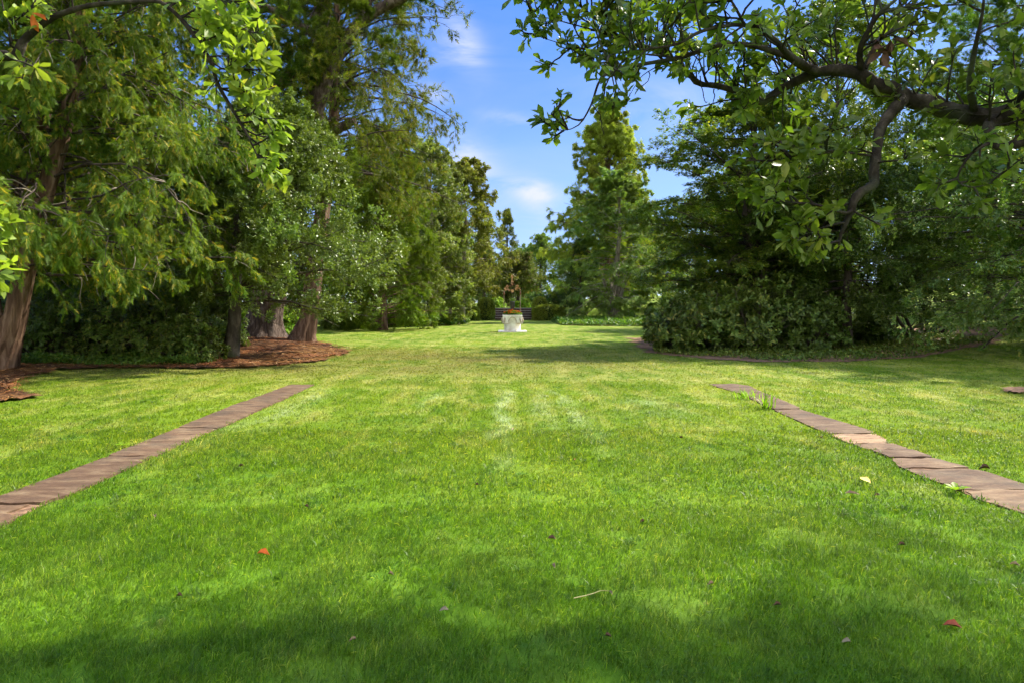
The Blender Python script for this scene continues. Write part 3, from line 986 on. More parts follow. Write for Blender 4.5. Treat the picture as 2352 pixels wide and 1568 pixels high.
def build_grass():
    g = Geo()
    # y0, y1, count, width, height
    bands = [(1.7, 3.2, 110000, .0040, .046), (3.2, 5.0, 130000, .0052, .046), (5.0, 8.0, 130000, .0075, .042), (8.0, 13.0, 110000, .011, .036), (13.0, 23.0, 80000, .022, .032),
             (23.0, 36.0, 30000, .035, .024)]
    for (ya, yb, n, w, h) in bands:
        y = np.sqrt(rng.uniform(ya * ya, yb * yb, n))
        x = rng.uniform(-1, 1, n) * (.80 * y + .9)
        k = grass_mask(x, y)
        thin = np.sin(x * 3.1 + 2.2 * np.sin(y * 1.7)) * np.sin(y * 3.7 + 1.9 * np.sin(x * 2.3)) + .35 * np.sin(x * 11) * np.sin(y * 13)
        k &= ~((thin > .62) & (rng.random(n) < .6))
        x, y = x[k], y[k]
        n = len(x)
        # height and lean vary in drifts
        drift = .5 + .5 * np.sin(x * 1.7 + 1.3 * np.sin(y * 1.1)) * np.sin(y * 1.9 + .8 * np.sin(x * 1.3))
        hh = h * (.6 + .45 * drift) * np.where(rng.random(n) < .06, rng.uniform(1.3, 1.9, n), rng.uniform(.45, 1.25, n))
        la = rng.uniform(0, 2 * pi, n)
        lean = rng.uniform(.15, 1.25, n)
        dx, dy = np.cos(la) * lean + .18, np.sin(la) * lean
        fa = rng.uniform(0, pi, n)
        wx, wy = np.cos(fa), np.sin(fa) * .5
        ww = w * rng.uniform(.6, 1.25, n) * .5
        z = H(x, y)
        b1 = np.column_stack([x - wx * ww, y - wy * ww, z]); b2 = np.column_stack([x + wx * ww, y + wy * ww, z])
        mx, my = x + dx * hh * .38, y + dy * hh * .38
        mz = z + hh * .62
        m1 = np.column_stack([mx - wx * ww * .8, my - wy * ww * .8, mz]); m2 = np.column_stack([mx + wx * ww * .8, my + wy * ww * .8, mz])
        tp = np.column_stack([x + dx * hh, y + dy * hh, z + hh * (1.0 - .28 * lean)])
        V = np.stack([b1, b2, m2, m1, tp], 1).reshape(-1, 3)
        i = np.arange(n) * 5
        r = rng.random(n) if ya < 6 else .30 + .55 * rng.random(n)
        g.add(V, {4: np.column_stack([i, i + 1, i + 2, i + 3]), 3: np.column_stack([i + 3, i + 2, i + 4])}, {4: r, 3: r})
    # coarse dark tufts standing a little above the mown turf
    nt_ = 420
    ty = np.sqrt(rng.uniform(2.4 ** 2, 11 ** 2, nt_)); tx = rng.uniform(-1, 1, nt_) * (.8 * ty + .6)
    m_ = 16
    bx = np.repeat(tx, m_) + rng.normal(0, .028, nt_ * m_); by = np.repeat(ty, m_) + rng.normal(0, .028, nt_ * m_)
    k = grass_mask(bx, by); bx, by = bx[k], by[k]; n = len(bx)
    a = rng.uniform(0, 2 * pi, n); e = rng.uniform(.5, 1.4, n)
    v = np.array([(-.05, 0, 0), (.05, 0, 0), (.042, .5, -.04), (-.042, .5, -.04), (0, 1, -.35)])
    place(g, (v, {4: np.array([(0, 1, 2, 3)]), 3: np.array([(3, 2, 4)])}), np.column_stack([bx, by, H(bx, by)]), np.column_stack([np.cos(a) * np.cos(e), np.sin(a) * np.cos(e), np.sin(e)]),
          np.tile(UP, (n, 1)), rng.uniform(.045, .085, n), rng.uniform(0, .55, n))
    # clover leaves and dead thatch lying among the blades
    for n, big, pale in ((15000, .016, False), (5000, .036, True)):
        y = np.sqrt(rng.uniform(2.3 ** 2, 8.5 ** 2, n)); x = rng.uniform(-1, 1, n) * (.8 * y + .9)
        k = grass_mask(x, y)
        if not pale:
            k &= (np.sin(x * 2.1 + 1.7 * np.sin(y * 1.3)) * np.sin(y * 2.4 + x) > .25)
        x, y = x[k], y[k]; n = len(x)
        a = rng.uniform(0, 2 * pi, n)
        ax = np.column_stack([np.cos(a), np.sin(a), rng.uniform(-.1, .35, n)])
        P = np.column_stack([x, y, H(x, y) + rng.uniform(.014, .036, n)])
        place(g, T_leaf(.42 if not pale else .035, .08, .1), P, ax, np.tile(UP, (n, 1)) + rng.normal(0, .25, (n, 3)), big * rng.uniform(.7, 1.3, n), rng.uniform(.05, .4, n) if not pale else rng.uniform(.9, 1.0, n))
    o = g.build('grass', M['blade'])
    tag(o, 'short mown lawn grass with pale dry patches between the two stone paths', 'grass', kind='stuff')


build_grass()


def tuft(name, x, y, n, h, label, cat, mat='tuft', spread=.06):
    g = Geo()
    px = x + rng.normal(0, spread, n); py = y + rng.normal(0, spread, n)
    P = np.column_stack([px, py, H(px, py)])
    a = rng.uniform(0, 2 * pi, n); e = rng.uniform(.8, 1.5, n)
    ax = np.column_stack([np.cos(a) * np.cos(e), np.sin(a) * np.cos(e), np.sin(e)])
    v = np.array([(-.03, 0, 0), (.03, 0, 0), (.026, .5, -.03), (-.026, .5, -.03), (0, 1, -.28)])
    place(g, (v, {4: np.array([(0, 1, 2, 3)]), 3: np.array([(3, 2, 4)])}), P, ax, np.tile(UP, (n, 1)), h * rng.uniform(.6, 1.15, n))
    o = g.build(name, M[mat], origin=gp(x, y))
    tag(o, label, cat)


tuft('grass_tuft', 3.83, 10.75, 60, .20, 'tall yellow-green grass tuft at the edge of the path slab near its far end', 'grass tuft', spread=.10)
tuft('grass_tuft', 3.76, 9.7, 38, .30, 'spiky taller grass tuft leaning over the middle of the right stone path', 'grass tuft', spread=.05)


def weed(x, y, s, label, n=6, up=.5):
    root = empty('weed_seedling', gp(x, y), label, 'weed')
    g = Geo()
    a = np.linspace(0, 2 * pi, n, endpoint=False) + rng.uniform(-.3, .3, n)
    P = np.tile(gp(x, y, .03), (n, 1))
    ax = np.column_stack([np.cos(a), np.sin(a) * .6, np.full(n, up)])
    place(g, T_bigleaf(.24, .08, .2), P, ax, np.tile(UP, (n, 1)), s * rng.uniform(.75, 1.1, n))
    g.build('leaves', M['bright'], root)
    g = Geo()
    tubes(g, np.array([gp(x, y, -.01), gp(x, y, .035)]), np.array([.004, .003]), 5)
    g.build('stem', M['stalk'], root)


weed(3.56, 5.36, .12, 'bright green broad leaved weed seedling beside the right stone path')
weed(-3.93, 7.05, .09, 'low green weed growing against the outer edge of the left stone path', 7, .35)


def fallen(px, py, size, mat, label, curl=.34, w=.24):
    Y = 2352.0 / (py - CY)
    X = (px - CX) * Y / F
    g = Geo()
    a = rng.uniform(0, 2 * pi)
    t = T_bigleaf(w, curl, curl * .8)
    place(g, t, np.array([[X, Y, H(X, Y) + .026]]), np.array([[cos(a), sin(a) * .5, .18]]), np.array([[.1, -.45, 1.0]]), size)
    o = g.build('fallen_leaf', M[mat], origin=(X, Y, float(H(X, Y)) + .043))
    tag(o, label, 'fallen leaf', 'fallen leaves on the lawn')


fallen(590, 1280, .085, 'leaf_orange', 'bright orange fallen leaf lying on shaded grass')
fallen(2000, 1115, .10, 'leaf_yellow', 'pale yellow curled leaf on the grass left of the right path', .1, .42)
fallen(1975, 1142, .11, 'leaf_tan', 'long grey-tan dry leaf just below the yellow leaf', .15, .16)
fallen(2022, 1144, .05, 'leaf_brown', 'tiny dark brown leaf scrap right of the long grey-tan leaf')
fallen(1318, 1060, .05, 'leaf_red', 'small red-brown leaf alone in the sunlit middle of the lawn')
fallen(2275, 1082, .085, 'leaf_brown', 'dark curled brown leaf standing at the outer edge of the right path', .5)
fallen(1257, 1245, .055, 'leaf_brown', 'small dark curled leaf in the middle foreground grass', .4)
fallen(1275, 1315, .05, 'leaf_tan', 'small pinkish tan leaf in the middle foreground grass')
fallen(1008, 1415, .05, 'leaf_white', 'whitish leaf scrap lying in the shaded foreground grass')
fallen(2165, 1447, .075, 'leaf_red', 'dark red-brown leaf in the deep shade at the lower right', .35)
fallen(1932, 1488, .05, 'leaf_white', 'pale cream leaf scrap in the shaded grass at the lower right')
fallen(358, 1196, .05, 'leaf_tan', 'small pink-grey leaf on the grass below the left path')
fallen(2318, 1305, .05, 'leaf_tan', 'small tan leaf near the right border of the lawn')
fallen(2194, 1135, .07, 'leaf_brown', 'dark crumpled leaf lying on the right stone path', .5)


for px, py, sz, mt in ((700, 1170, .045, 'leaf_brown'), (905, 1330, .04, 'leaf_tan'), (1480, 1205, .045, 'leaf_brown'), (1640, 1350, .04, 'leaf_tan'), (1090, 1120, .04, 'leaf_brown'), (420, 1380, .04, 'leaf_brown'), (1795, 1400, .04, 'leaf_brown'),
                       (820, 1480, .035, 'leaf_tan'), (1405, 1475, .035, 'leaf_brown'), (2080, 1260, .045, 'leaf_brown'), (1180, 990, .05, 'leaf_tan'), (1560, 1010, .05, 'leaf_brown'), (560, 1075, .045, 'leaf_brown'), (1880, 1010, .05, 'leaf_tan')):
    fallen(px, py, sz, mt, 'tiny dull brown leaf scrap sunk between the grass blades', .5, .2)


def stalk_on_lawn():
    pts = [(1318, 1398), (1345, 1392), (1365, 1386), (1382, 1380), (1398, 1381)]
    L = []
    for x, y in pts:
        Y = 2352.0 / (y - CY); L.append([(x - CX) * Y / F, Y, .055])
    L = smooth_line(np.array(L), 14)
    root = empty('dry_stalk', L[0], 'long pale dry stalk with a tan tip lying in the foreground grass', 'stalk')
    g = Geo(); tubes(g, L, np.linspace(.0035, .002, 14), 5); g.build('stem', M['stalk'], root)
    g = Geo(); place(g, T_bigleaf(.15, .2, .2), L[-1:], np.array([[.2, -.9, .2]]), UP[None], .05); g.build('leaf', M['leaf_tan'], root)


stalk_on_lawn()


# ------------------------------------------------------------------ box helper and garden masonry
def box(g, x0, x1, y0, y1, z0, z1, bev=0.0):
    v = np.array([(x0, y0, z0), (x1, y0, z0), (x1, y1, z0), (x0, y1, z0), (x0, y0, z1 - bev), (x1, y0, z1 - bev), (x1, y1, z1 - bev), (x0, y1, z1 - bev)], float)
    f = [(0, 1, 5, 4), (1, 2, 6, 5), (2, 3, 7, 6), (3, 0, 4, 7), (0, 3, 2, 1)]
    if bev:
        v = np.concatenate([v, np.array([(x0 + bev, y0 + bev, z1), (x1 - bev, y0 + bev, z1), (x1 - bev, y1 - bev, z1), (x0 + bev, y1 - bev, z1)])])
        f += [(4, 5, 9, 8), (5, 6, 10, 9), (6, 7, 11, 10), (7, 4, 8, 11), (8, 9, 10, 11)]
    else:
        f.append((4, 5, 6, 7))
    g.add(v, {4: np.array(f)})


def build_steps():
    root = empty('garden_steps', (.9, 58.4, 0), 'low flight of dark stone garden steps between the two clipped hedges', 'steps')
    xa, xb = -.95, 2.75
    for i in range(5):
        ya = 58.4 + .35 * i
        g = Geo(); box(g, xa, xb, ya + .03, 60.4, .2 * i - (.05 if i == 0 else 0) + .003 * i, .2 * (i + 1) - .05); g.build('riser', M['riser'], root, smooth=False)
        g = Geo(); box(g, xa - .03, xb + .03, ya, ya + .38 if i < 4 else 60.5, .2 * (i + 1) - .05, .2 * (i + 1), .012); g.build('tread', M['step'], root, smooth=False)


build_steps()


def build_well():
    cx, cyy = .485, 34.75
    z0 = float(H(cx, cyy))
    root = empty('stone_wellhead', (cx, cyy, z0), 'white carved stone wellhead on a square plinth in the middle of the far lawn', 'wellhead')
    g = Geo(); box(g, cx - .72, cx + .72, cyy - .62, cyy + .62, z0 - .05, z0 + .055, .01); g.build('plinth', M['marble'], root, smooth=False)
    # tapered round drum
    g = Geo()
    prof = [(.40, .055), (.41, .09), (.415, .3), (.435, .45), (.45, .60), (.45, .80), (.37, .80), (.36, .70)]
    s = 40
    ang = np.linspace(0, 2 * pi, s, endpoint=False)
    V = np.concatenate([np.column_stack([cx + r * np.cos(ang) * 1.02, cyy + r * np.sin(ang), np.full(s, z0 + z)]) for r, z in prof])
    q = []
    for i in range(len(prof) - 1):
        j = np.arange(s); j2 = (j + 1) % s
        q.append(np.column_stack([i * s + j, i * s + j2, (i + 1) * s + j2, (i + 1) * s + j]))
    g.add(V, {4: np.concatenate(q)})
    g.build('drum', M['marble'], root)
    # square arched capital: four carved plates
    hw = .487
    ar, az = .165, .52
    for k in range(4):
        g = Geo()
        outl = [(-hw, .80), (-hw, .50), (-hw + .03, .43), (-ar - .02, .43), (-ar, .45), (-ar, az)]
        outl += [(-ar * cos(t), az + ar * 1.25 * sin(t)) for t in np.linspace(.15, pi - .15, 12)]
        outl += [(ar, az), (ar, .45), (ar + .02, .43), (hw - .03, .43), (hw, .50), (hw, .80)]
        o = np.array(outl); n = len(o)
        y_f, y_b = -hw, -hw + .10
        ca, sa = cos(k * pi / 2), sin(k * pi / 2)

        def tr(a, b, c):
            if k % 2:
                a = a * (hw - .101) / hw
            return (cx + a * ca - b * sa, cyy + a * sa + b * ca, z0 + c)
        top = np.column_stack([o[:, 0], np.full(n, .805)])
        Vf = [tr(a, y_f, c) for a, c in o] + [tr(a, y_b, c) for a, c in o] + [tr(a, y_f, c) for a, c in top] + [tr(a, y_b, c) for a, c in top]
        f = []
        for i in range(n - 1):
            f.append((i, i + 1, n + i + 1, n + i))            # underside of the arch
            f.append((2 * n + i, 2 * n + i + 1, i + 1, i))     # front
            f.append((n + i, n + i + 1, 3 * n + i + 1, 3 * n + i))
            f.append((2 * n + i + 1, 2 * n + i, 3 * n + i, 3 * n + i + 1))
        f.append((0, n, 3 * n, 2 * n)); f.append((n - 1, 3 * n - 1, 4 * n - 1, 2 * n - 1))
        g.add(np.array(Vf), {4: np.array(f)})
        # raised moulding round the arch, leaves at the corners, lower lip
        gc = Geo()
        arc = np.array([tr(-(ar + .025) * cos(t), y_f - .004, az + (ar * 1.25 + .025) * sin(t)) for t in np.linspace(-.25, pi + .25, 22)])
        tubes(gc, arc, np.full(22, .024), 6)
        for sgn in (-1, 1):
            lip = np.array([tr(sgn * t_, y_f - .006, .435) for t_ in np.linspace(ar + .02, hw - .02, 6)])
            tubes(gc, lip, np.full(6, .022), 6, cap=True)
        # curled corner leaves
        for sgn in (-1, 1):
            sc = np.array([tr(sgn * (hw - .06 - .05 * (1 - u)), y_f - .012 - .02 * sin(u * 3), .72 - .24 * u) for u in np.linspace(0, 1, 9)])
            tubes(gc, sc, .030 + .020 * np.sin(np.linspace(.3, 3.0, 9)), 7, cap=True)
        g.build('capital_plate', M['marble'], root, smooth=False)
        gc.build('carving', M['marble_shaded'], root)
    # rim
    g = Geo()
    zr = z0 + .806
    for (a, b, c, d) in ((-.5, .5, -.5, -.36), (-.5, .5, .36, .5), (-.5, -.36, -.36, .36), (.36, .5, -.36, .36)):
        box(g, cx + a, cx + b, cyy + c, cyy + d, zr, zr + .035, .008)
    g.build('rim', M['marble'], root, smooth=False)
    # planting of marigolds in the well
    pr = empty('marigold_planting', (cx, cyy, z0 + .8), 'mound of orange and yellow marigolds filling the stone wellhead', 'flowers')
    n = 1500
    th = rng.uniform(0, 2 * pi, n); rr = .47 * np.sqrt(rng.random(n))
    zz = z0 + .81 + .26 * np.sqrt(np.maximum(0, 1 - (rr / .50) ** 2)) * rng.uniform(.35, 1, n)
    P = np.column_stack([cx + rr * np.cos(th), cyy + rr * np.sin(th), zz])
    g = Geo(); ax, nm = leaf_dirs(np.tile(UP, (n, 1)), 1.2, 0, .6)
    place(g, T_leaf(.22), P, ax, nm, rng.uniform(.05, .09, n)); g.build('foliage', M['cover'], pr)
    for i in range(90):
        th = rng.uniform(0, 2 * pi); r_ = .47 * math.sqrt(rng.random())
        z = z0 + .82 + .27 * math.sqrt(max(0.03, 1 - (r_ / .50) ** 2)) * rng.uniform(.75, 1.05)
        g = Geo(); m = 9
        a = np.linspace(0, 2 * pi, m, endpoint=False)
        for lay, (el, sz) in enumerate(((.35, .07), (.9, .056))):
            ax = np.column_stack([np.cos(a + lay * .3) * cos(el), np.sin(a + lay * .3) * cos(el), np.full(m, sin(el))])
            place(g, T_leaf(.30, .05, .1), np.tile(np.array([[cx + r_ * cos(th), cyy + r_ * sin(th), z]]), (m, 1)), ax, np.tile(UP, (m, 1)), sz)
        g.build('bloom', M['bloom_yellow' if rng.random() < .3 else 'bloom_orange'], pr)
    # wrought-iron overthrow
    ir = empty('iron_overthrow', (cx, cyy, z0 + .84), 'rusty wrought iron overthrow with gilded leaf scrolls standing on the wellhead', 'ironwork')
    zt = 1.95
    for sx in (-.43, .40):
        g = Geo(); tubes(g, np.array([(cx + sx, cyy, z0 + .84), (cx + sx, cyy, z0 + 1.4), (cx + sx, cyy, z0 + zt)]), np.array([.017, .016, .016]), 8, cap=True)
        g.build('post', M['post'], ir)
        g = Geo()
        tubes(g, np.array([(cx + sx, cyy, z0 + zt - .10), (cx + sx, cyy, z0 + zt - .05), (cx + sx, cyy, z0 + zt), (cx + sx, cyy, z0 + zt + .06), (cx + sx, cyy, z0 + zt + .1)]),
              np.array([.018, .05, .028, .045, .006]), 8)
        g.build('post_finial', M['rust'], ir)

    def leaves_at(P, n, sz, mat, nm_):
        g = Geo()
        Q = np.repeat(P, n, 0) + rng.normal(0, .012, (len(P) * n, 3))
        d = rng.normal(0, 1, Q.shape); d[:, 1] *= .4; d[:, 2] += .25
        place(g, T_leaf(.30, .12, .15), Q, d, np.tile(np.array([0, -1.0, .1]), (len(Q), 1)) + rng.normal(0, .4, Q.shape), sz * rng.uniform(.7, 1.2, len(Q)))
        g.build(nm_, M[mat], ir)
    for s, x0 in ((1, -.43), (-1, .40)):
        pts = [(x0, zt), (x0 + s * .03, zt + .16), (x0 + s * .10, zt + .30), (x0 + s * .17, zt + .36), (x0 + s * .22, zt + .28), (x0 + s * .20, zt + .18), (x0 + s * .28, zt + .12), (x0 + s * .36, zt + .14), (0, zt + .18)]
        A = smooth_line(np.array([(cx + a, cyy, z0 + c) for a, c in pts]), 40)
        g = Geo(); tubes(g, A, np.full(40, .010), 6)
        sp = np.array([(cx + x0 + s * (.13 + .07 * (1 - u) * cos(u * 9)), cyy - .012, z0 + zt + .28 + .07 * (1 - u) * sin(u * 9)) for u in np.linspace(0, .9, 24)])
        tubes(g, sp, np.full(24, .008), 5)
        g.build('scroll_arm', M['rust'], ir)
        leaves_at(A[8:30:3], 5, .085, 'gilt', 'gilded_leaves')
    g = Geo(); tubes(g, np.array([(cx, cyy, z0 + zt + .17), (cx, cyy, z0 + zt + .5), (cx, cyy, z0 + zt + .95)]), np.array([.012, .010, .003]), 6); g.build('stem', M['iron'], ir)
    leaves_at(np.array([(cx, cyy, z0 + zt + z) for z in np.linspace(.42, .9, 8)]), 5, .09, 'gilt', 'gilded_finial')
    leaves_at(np.array([(cx + sx, cyy, z0 + zt + z) for sx, z in ((-.09, .40), (.09, .42), (-.05, .5), (.06, .52))]), 4, .09, 'rust', 'rusted_leaves')
    g = Geo()
    rc = np.array([cx, cyy - .02, z0 + zt + .12]); m = 12
    a = np.linspace(0, 2 * pi, m, endpoint=False)
    place(g, T_leaf(.28, .1, .1), np.tile(rc, (m, 1)), np.column_stack([np.cos(a), np.full(m, -.15), np.sin(a)]), np.tile(np.array([0, -1.0, 0]), (m, 1)), .095)
    g.build('rosette', M['gilt'], ir)
    g = Geo()
    lp = np.array([(cx + .085 * cos(t), cyy, z0 + zt + .12 + .14 * sin(t)) for t in np.linspace(0, 2 * pi, 25)])
    tubes(g, lp, np.full(25, .009), 6); g.build('rosette_ring', M['iron'], ir)
    # bucket hanging from the overthrow
    bt = z0 + 1.18
    br = empty('hanging_bucket', (cx, cyy, bt), 'dark metal bucket hung from the iron overthrow above the marigolds', 'bucket')
    g = Geo()
    prof = [(.0, 0), (.095, 0), (.105, .05), (.128, .33), (.138, .35), (.13, .365), (.118, .35), (.10, .27), (0, .27)]
    s = 20; ang = np.linspace(0, 2 * pi, s, endpoint=False)
    V = np.concatenate([np.column_stack([cx + r * np.cos(ang), cyy + r * np.sin(ang), np.full(s, bt + z)]) for r, z in prof])
    q = np.concatenate([np.column_stack([i * s + np.arange(s), i * s + (np.arange(s) + 1) % s, (i + 1) * s + (np.arange(s) + 1) % s, (i + 1) * s + np.arange(s)]) for i in range(len(prof) - 1)])
    g.add(V, {4: q}); g.build('pail', M['pot'], br)
    g = Geo()
    tubes(g, smooth_line(np.array([(cx - .13, cyy, bt + .34), (cx - .09, cyy, bt + .52), (cx, cyy, bt + .62), (cx + .09, cyy, bt + .52), (cx + .13, cyy, bt + .34)]), 20), np.full(20, .007), 5)
    g.build('bail', M['iron'], br)
    g = Geo(); tubes(g, np.array([(cx, cyy, bt + .62), (cx, cyy, bt + .75), (cx, cyy, z0 + zt + .0)]), np.full(3, .006), 5); g.build('chain', M['iron'], br)
    n = 160
    P = np.column_stack([cx + rng.normal(0, .07, n), cyy + rng.normal(0, .06, n), bt + .34 + rng.uniform(0, .16, n)])
    g = Geo(); ax, nm = leaf_dirs(np.tile(UP, (n, 1)), 1.2); place(g, T_leaf(.25), P, ax, nm, .06)
    pl = empty('bucket_plant', (cx, cyy, bt + .34), 'small leafy green plant growing in the hanging bucket', 'plant'); g.build('foliage', M['cover'], pl)


build_well()


# ------------------------------------------------------------------ clipped hedges
def hedge(x0, x1, y0, y1, h, label, dome=.4, n=9000, name='clipped_hedge', ex=3.2):
    cx, cyy = (x0 + x1) / 2, (y0 + y1) / 2
    z0 = float(H(cx, min(cyy, 58.5)))
    root = empty(name, (cx, cyy, z0), label, 'hedge')
    a, b = (x1 - x0) / 2, (y1 - y0) / 2

    def surf(u, v):
        # superellipse plan, domed shoulders
        cu, su = np.cos(u), np.sin(u)
        e = 2.0 / ex
        px = np.sign(cu) * np.abs(cu) ** e; py = np.sign(su) * np.abs(su) ** e
        t = v                      # 0 foot .. 1 crown centre along the profile
        side = t < .6
        f = np.where(side, 1.0, np.cos((t - .6) / .4 * pi / 2) ** .75)
        z = np.where(side, t / .6 * (1 - dome), (1 - dome) + dome * np.sin((t - .6) / .4 * pi / 2))
        w = 1 + .02 * np.sin(u * 5 + v * 7) + .015 * np.sin(u * 11 - v * 13)
        return np.stack([cx + a * px * f * w, cyy + b * py * f * w, z0 + h * z], -1)
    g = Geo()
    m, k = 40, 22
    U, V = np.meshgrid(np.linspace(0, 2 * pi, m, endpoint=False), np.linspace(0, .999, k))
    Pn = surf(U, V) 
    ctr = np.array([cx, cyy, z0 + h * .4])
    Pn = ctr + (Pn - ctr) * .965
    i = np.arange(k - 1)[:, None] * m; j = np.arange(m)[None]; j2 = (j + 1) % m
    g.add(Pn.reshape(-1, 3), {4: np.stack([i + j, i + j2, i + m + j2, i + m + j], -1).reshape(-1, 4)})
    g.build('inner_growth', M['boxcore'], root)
    g = Geo()
    u = rng.uniform(0, 2 * pi, n); v = rng.uniform(0, 1, n) ** .8
    P = surf(u, v)
    nrm = unit(P - ctr + np.array([0, 0, .0]))
    P = P + rng.normal(0, .018, (n, 3))
    ax = unit(nrm * .7 + rng.normal(0, .7, (n, 3)))
    place(g, T_leaf(.30), P, ax, nrm + rng.normal(0, .5, (n, 3)), rng.uniform(.06, .11, n))
    g.build('foliage', M['box'], root)


hedge(-2.10, -.72, 57.3, 58.7, 1.88, 'tall round topped clipped hedge left of the garden steps', .36)
hedge(2.52, 3.78, 57.5, 58.9, 1.92, 'round topped clipped hedge dome right of the garden steps', .36)
hedge(2.48, 5.15, 56.2, 57.55, 1.26, 'long low clipped hedge block in front of the right hedge dome', .3, 14000)
hedge(-3.0, -1.95, 55.9, 57.2, 1.1, 'low dark clipped hedge beside the tall round topped hedge', .35, 6000)


# ------------------------------------------------------------------ trees: generic
def sample_trunk(P, m=24):
    return smooth_line(np.asarray(P, float), m)


def wood_from(gw, P, L, r_scale=.014, r_end=.12, sides=5, rmin=.004):
    n, k, _ = P.shape
    r0 = np.maximum(L * r_scale, rmin)
    tubes(gw, P, taper_r(n, k, r0, r0 * r_end), sides)


def tree(name, label, cat, trunk, R, bark, leafmat, prim, sec, ter, leaves, group=None, flutes=(7, .05), flare=.35, sides=16, tm=30, wood2=True, crown_name='crown', extra=None, zmin=None):
    """trunk: world points from the base up; R radii.
    prim: dict(n, t0, t1, length, elev, grav, wig, k[, spread]);  sec / ter: dict(n, t0, t1, ang, ratio, flat, grav, k, wig)
    leaves: function(g, twigs) that puts foliage on the last lines."""
    trunk = np.asarray(trunk, float)
    root = empty(name, trunk[0], label, cat, group)
    gt = Geo()
    tt = trunk.copy(); tt[0, 2] -= .15
    trunk_tube(gt, tt, np.asarray(R, float), sides=sides, flutes=flutes[0], amp=flutes[1], flare=flare, m=tm)
    gb = Geo()
    gl = Geo()
    tr = sample_trunk(trunk, 40)
    p, d, L, f = on_trunk(tr, prim['n'], prim['t0'], prim['t1'], prim['length'], prim['elev'], spread=prim.get('spread', (0, 2 * pi)), tpow=prim.get('tpow', 1.0), lenjit=prim.get('lenjit', (.72, 1.1)))
    P1 = grow(p, d, L, prim.get('k', 7), prim.get('grav', .3), prim.get('wig', .08), prim.get('lift', 0.0))
    wood_from(gb, P1, L, prim.get('r', .016), .15, 5, .012)
    lines, LL = P1, L
    for lv, q in enumerate((sec, ter)):
        if q is None:
            continue
        s, dd, l2, par = shoots(lines, LL, q['n'], q.get('t0', .15), q.get('t1', 1.0), q.get('ang', (40, 75)), q.get('ratio', .45), q.get('taper', .5), q.get('flat', 0.0), q.get('power', .8))
        P2 = grow(s, dd, l2, q.get('k', 4), q.get('grav', .2), q.get('wig', .1))
        if zmin is not None:
            kz = P2[:, :, 2].min(1) > trunk[0, 2] + zmin
            P2, l2 = P2[kz], l2[kz]
        if q.get('wood', True):
            wood_from(gb, P2, l2, q.get('r', .010), .25, 3, q.get('rmin', .004))
        lines, LL = P2, l2
    leaves(gl, lines, LL, P1)
    if extra:
        extra(gt, gb, gl)
    gt.build('trunk', M[bark], root)
    if gb.v:
        gb.build('branches', M[bark], root)
    gl.build(crown_name, M[leafmat], root)
    return root


def L_scatter(n, size, tpl, spread=1.0, droop=0.0, up=.7, flat=0.0, t0=0.15, jit=0.0, vary=(.7, 1.2)):
    def fn(g, lines, LL, P1):
        pos, tan, par, t = along(lines, n, t0, 1.0, .85)
        if jit:
            pos = pos + rng.normal(0, jit, pos.shape)
        ax, nm = leaf_dirs(tan, spread, droop, up, flat)
        place(g, tpl, pos, ax, nm, size * rng.uniform(vary[0], vary[1], len(pos)))
    return fn


def cone_len(rmax, top=.15, power=.8, low=.85):
    return lambda f, a: rmax * ((1 - f) ** power * (1 - top) + top) * (low + (1 - low) * min(1, f / .15))


def round_len(rmax, low=.6, top=.45):
    def fn(f, a):
        return rmax * (low + (1 - low) * sin(min(1, f / .45) * pi / 2)) * (1 if f < .45 else (top + (1 - top) * cos((f - .45) / .55 * pi / 2)))
    return fn


def lean_len(base, ax, amt):
    """Crown fuller towards azimuth ax."""
    return lambda f, a: base(f, a) * (1 + amt * cos(a - ax))


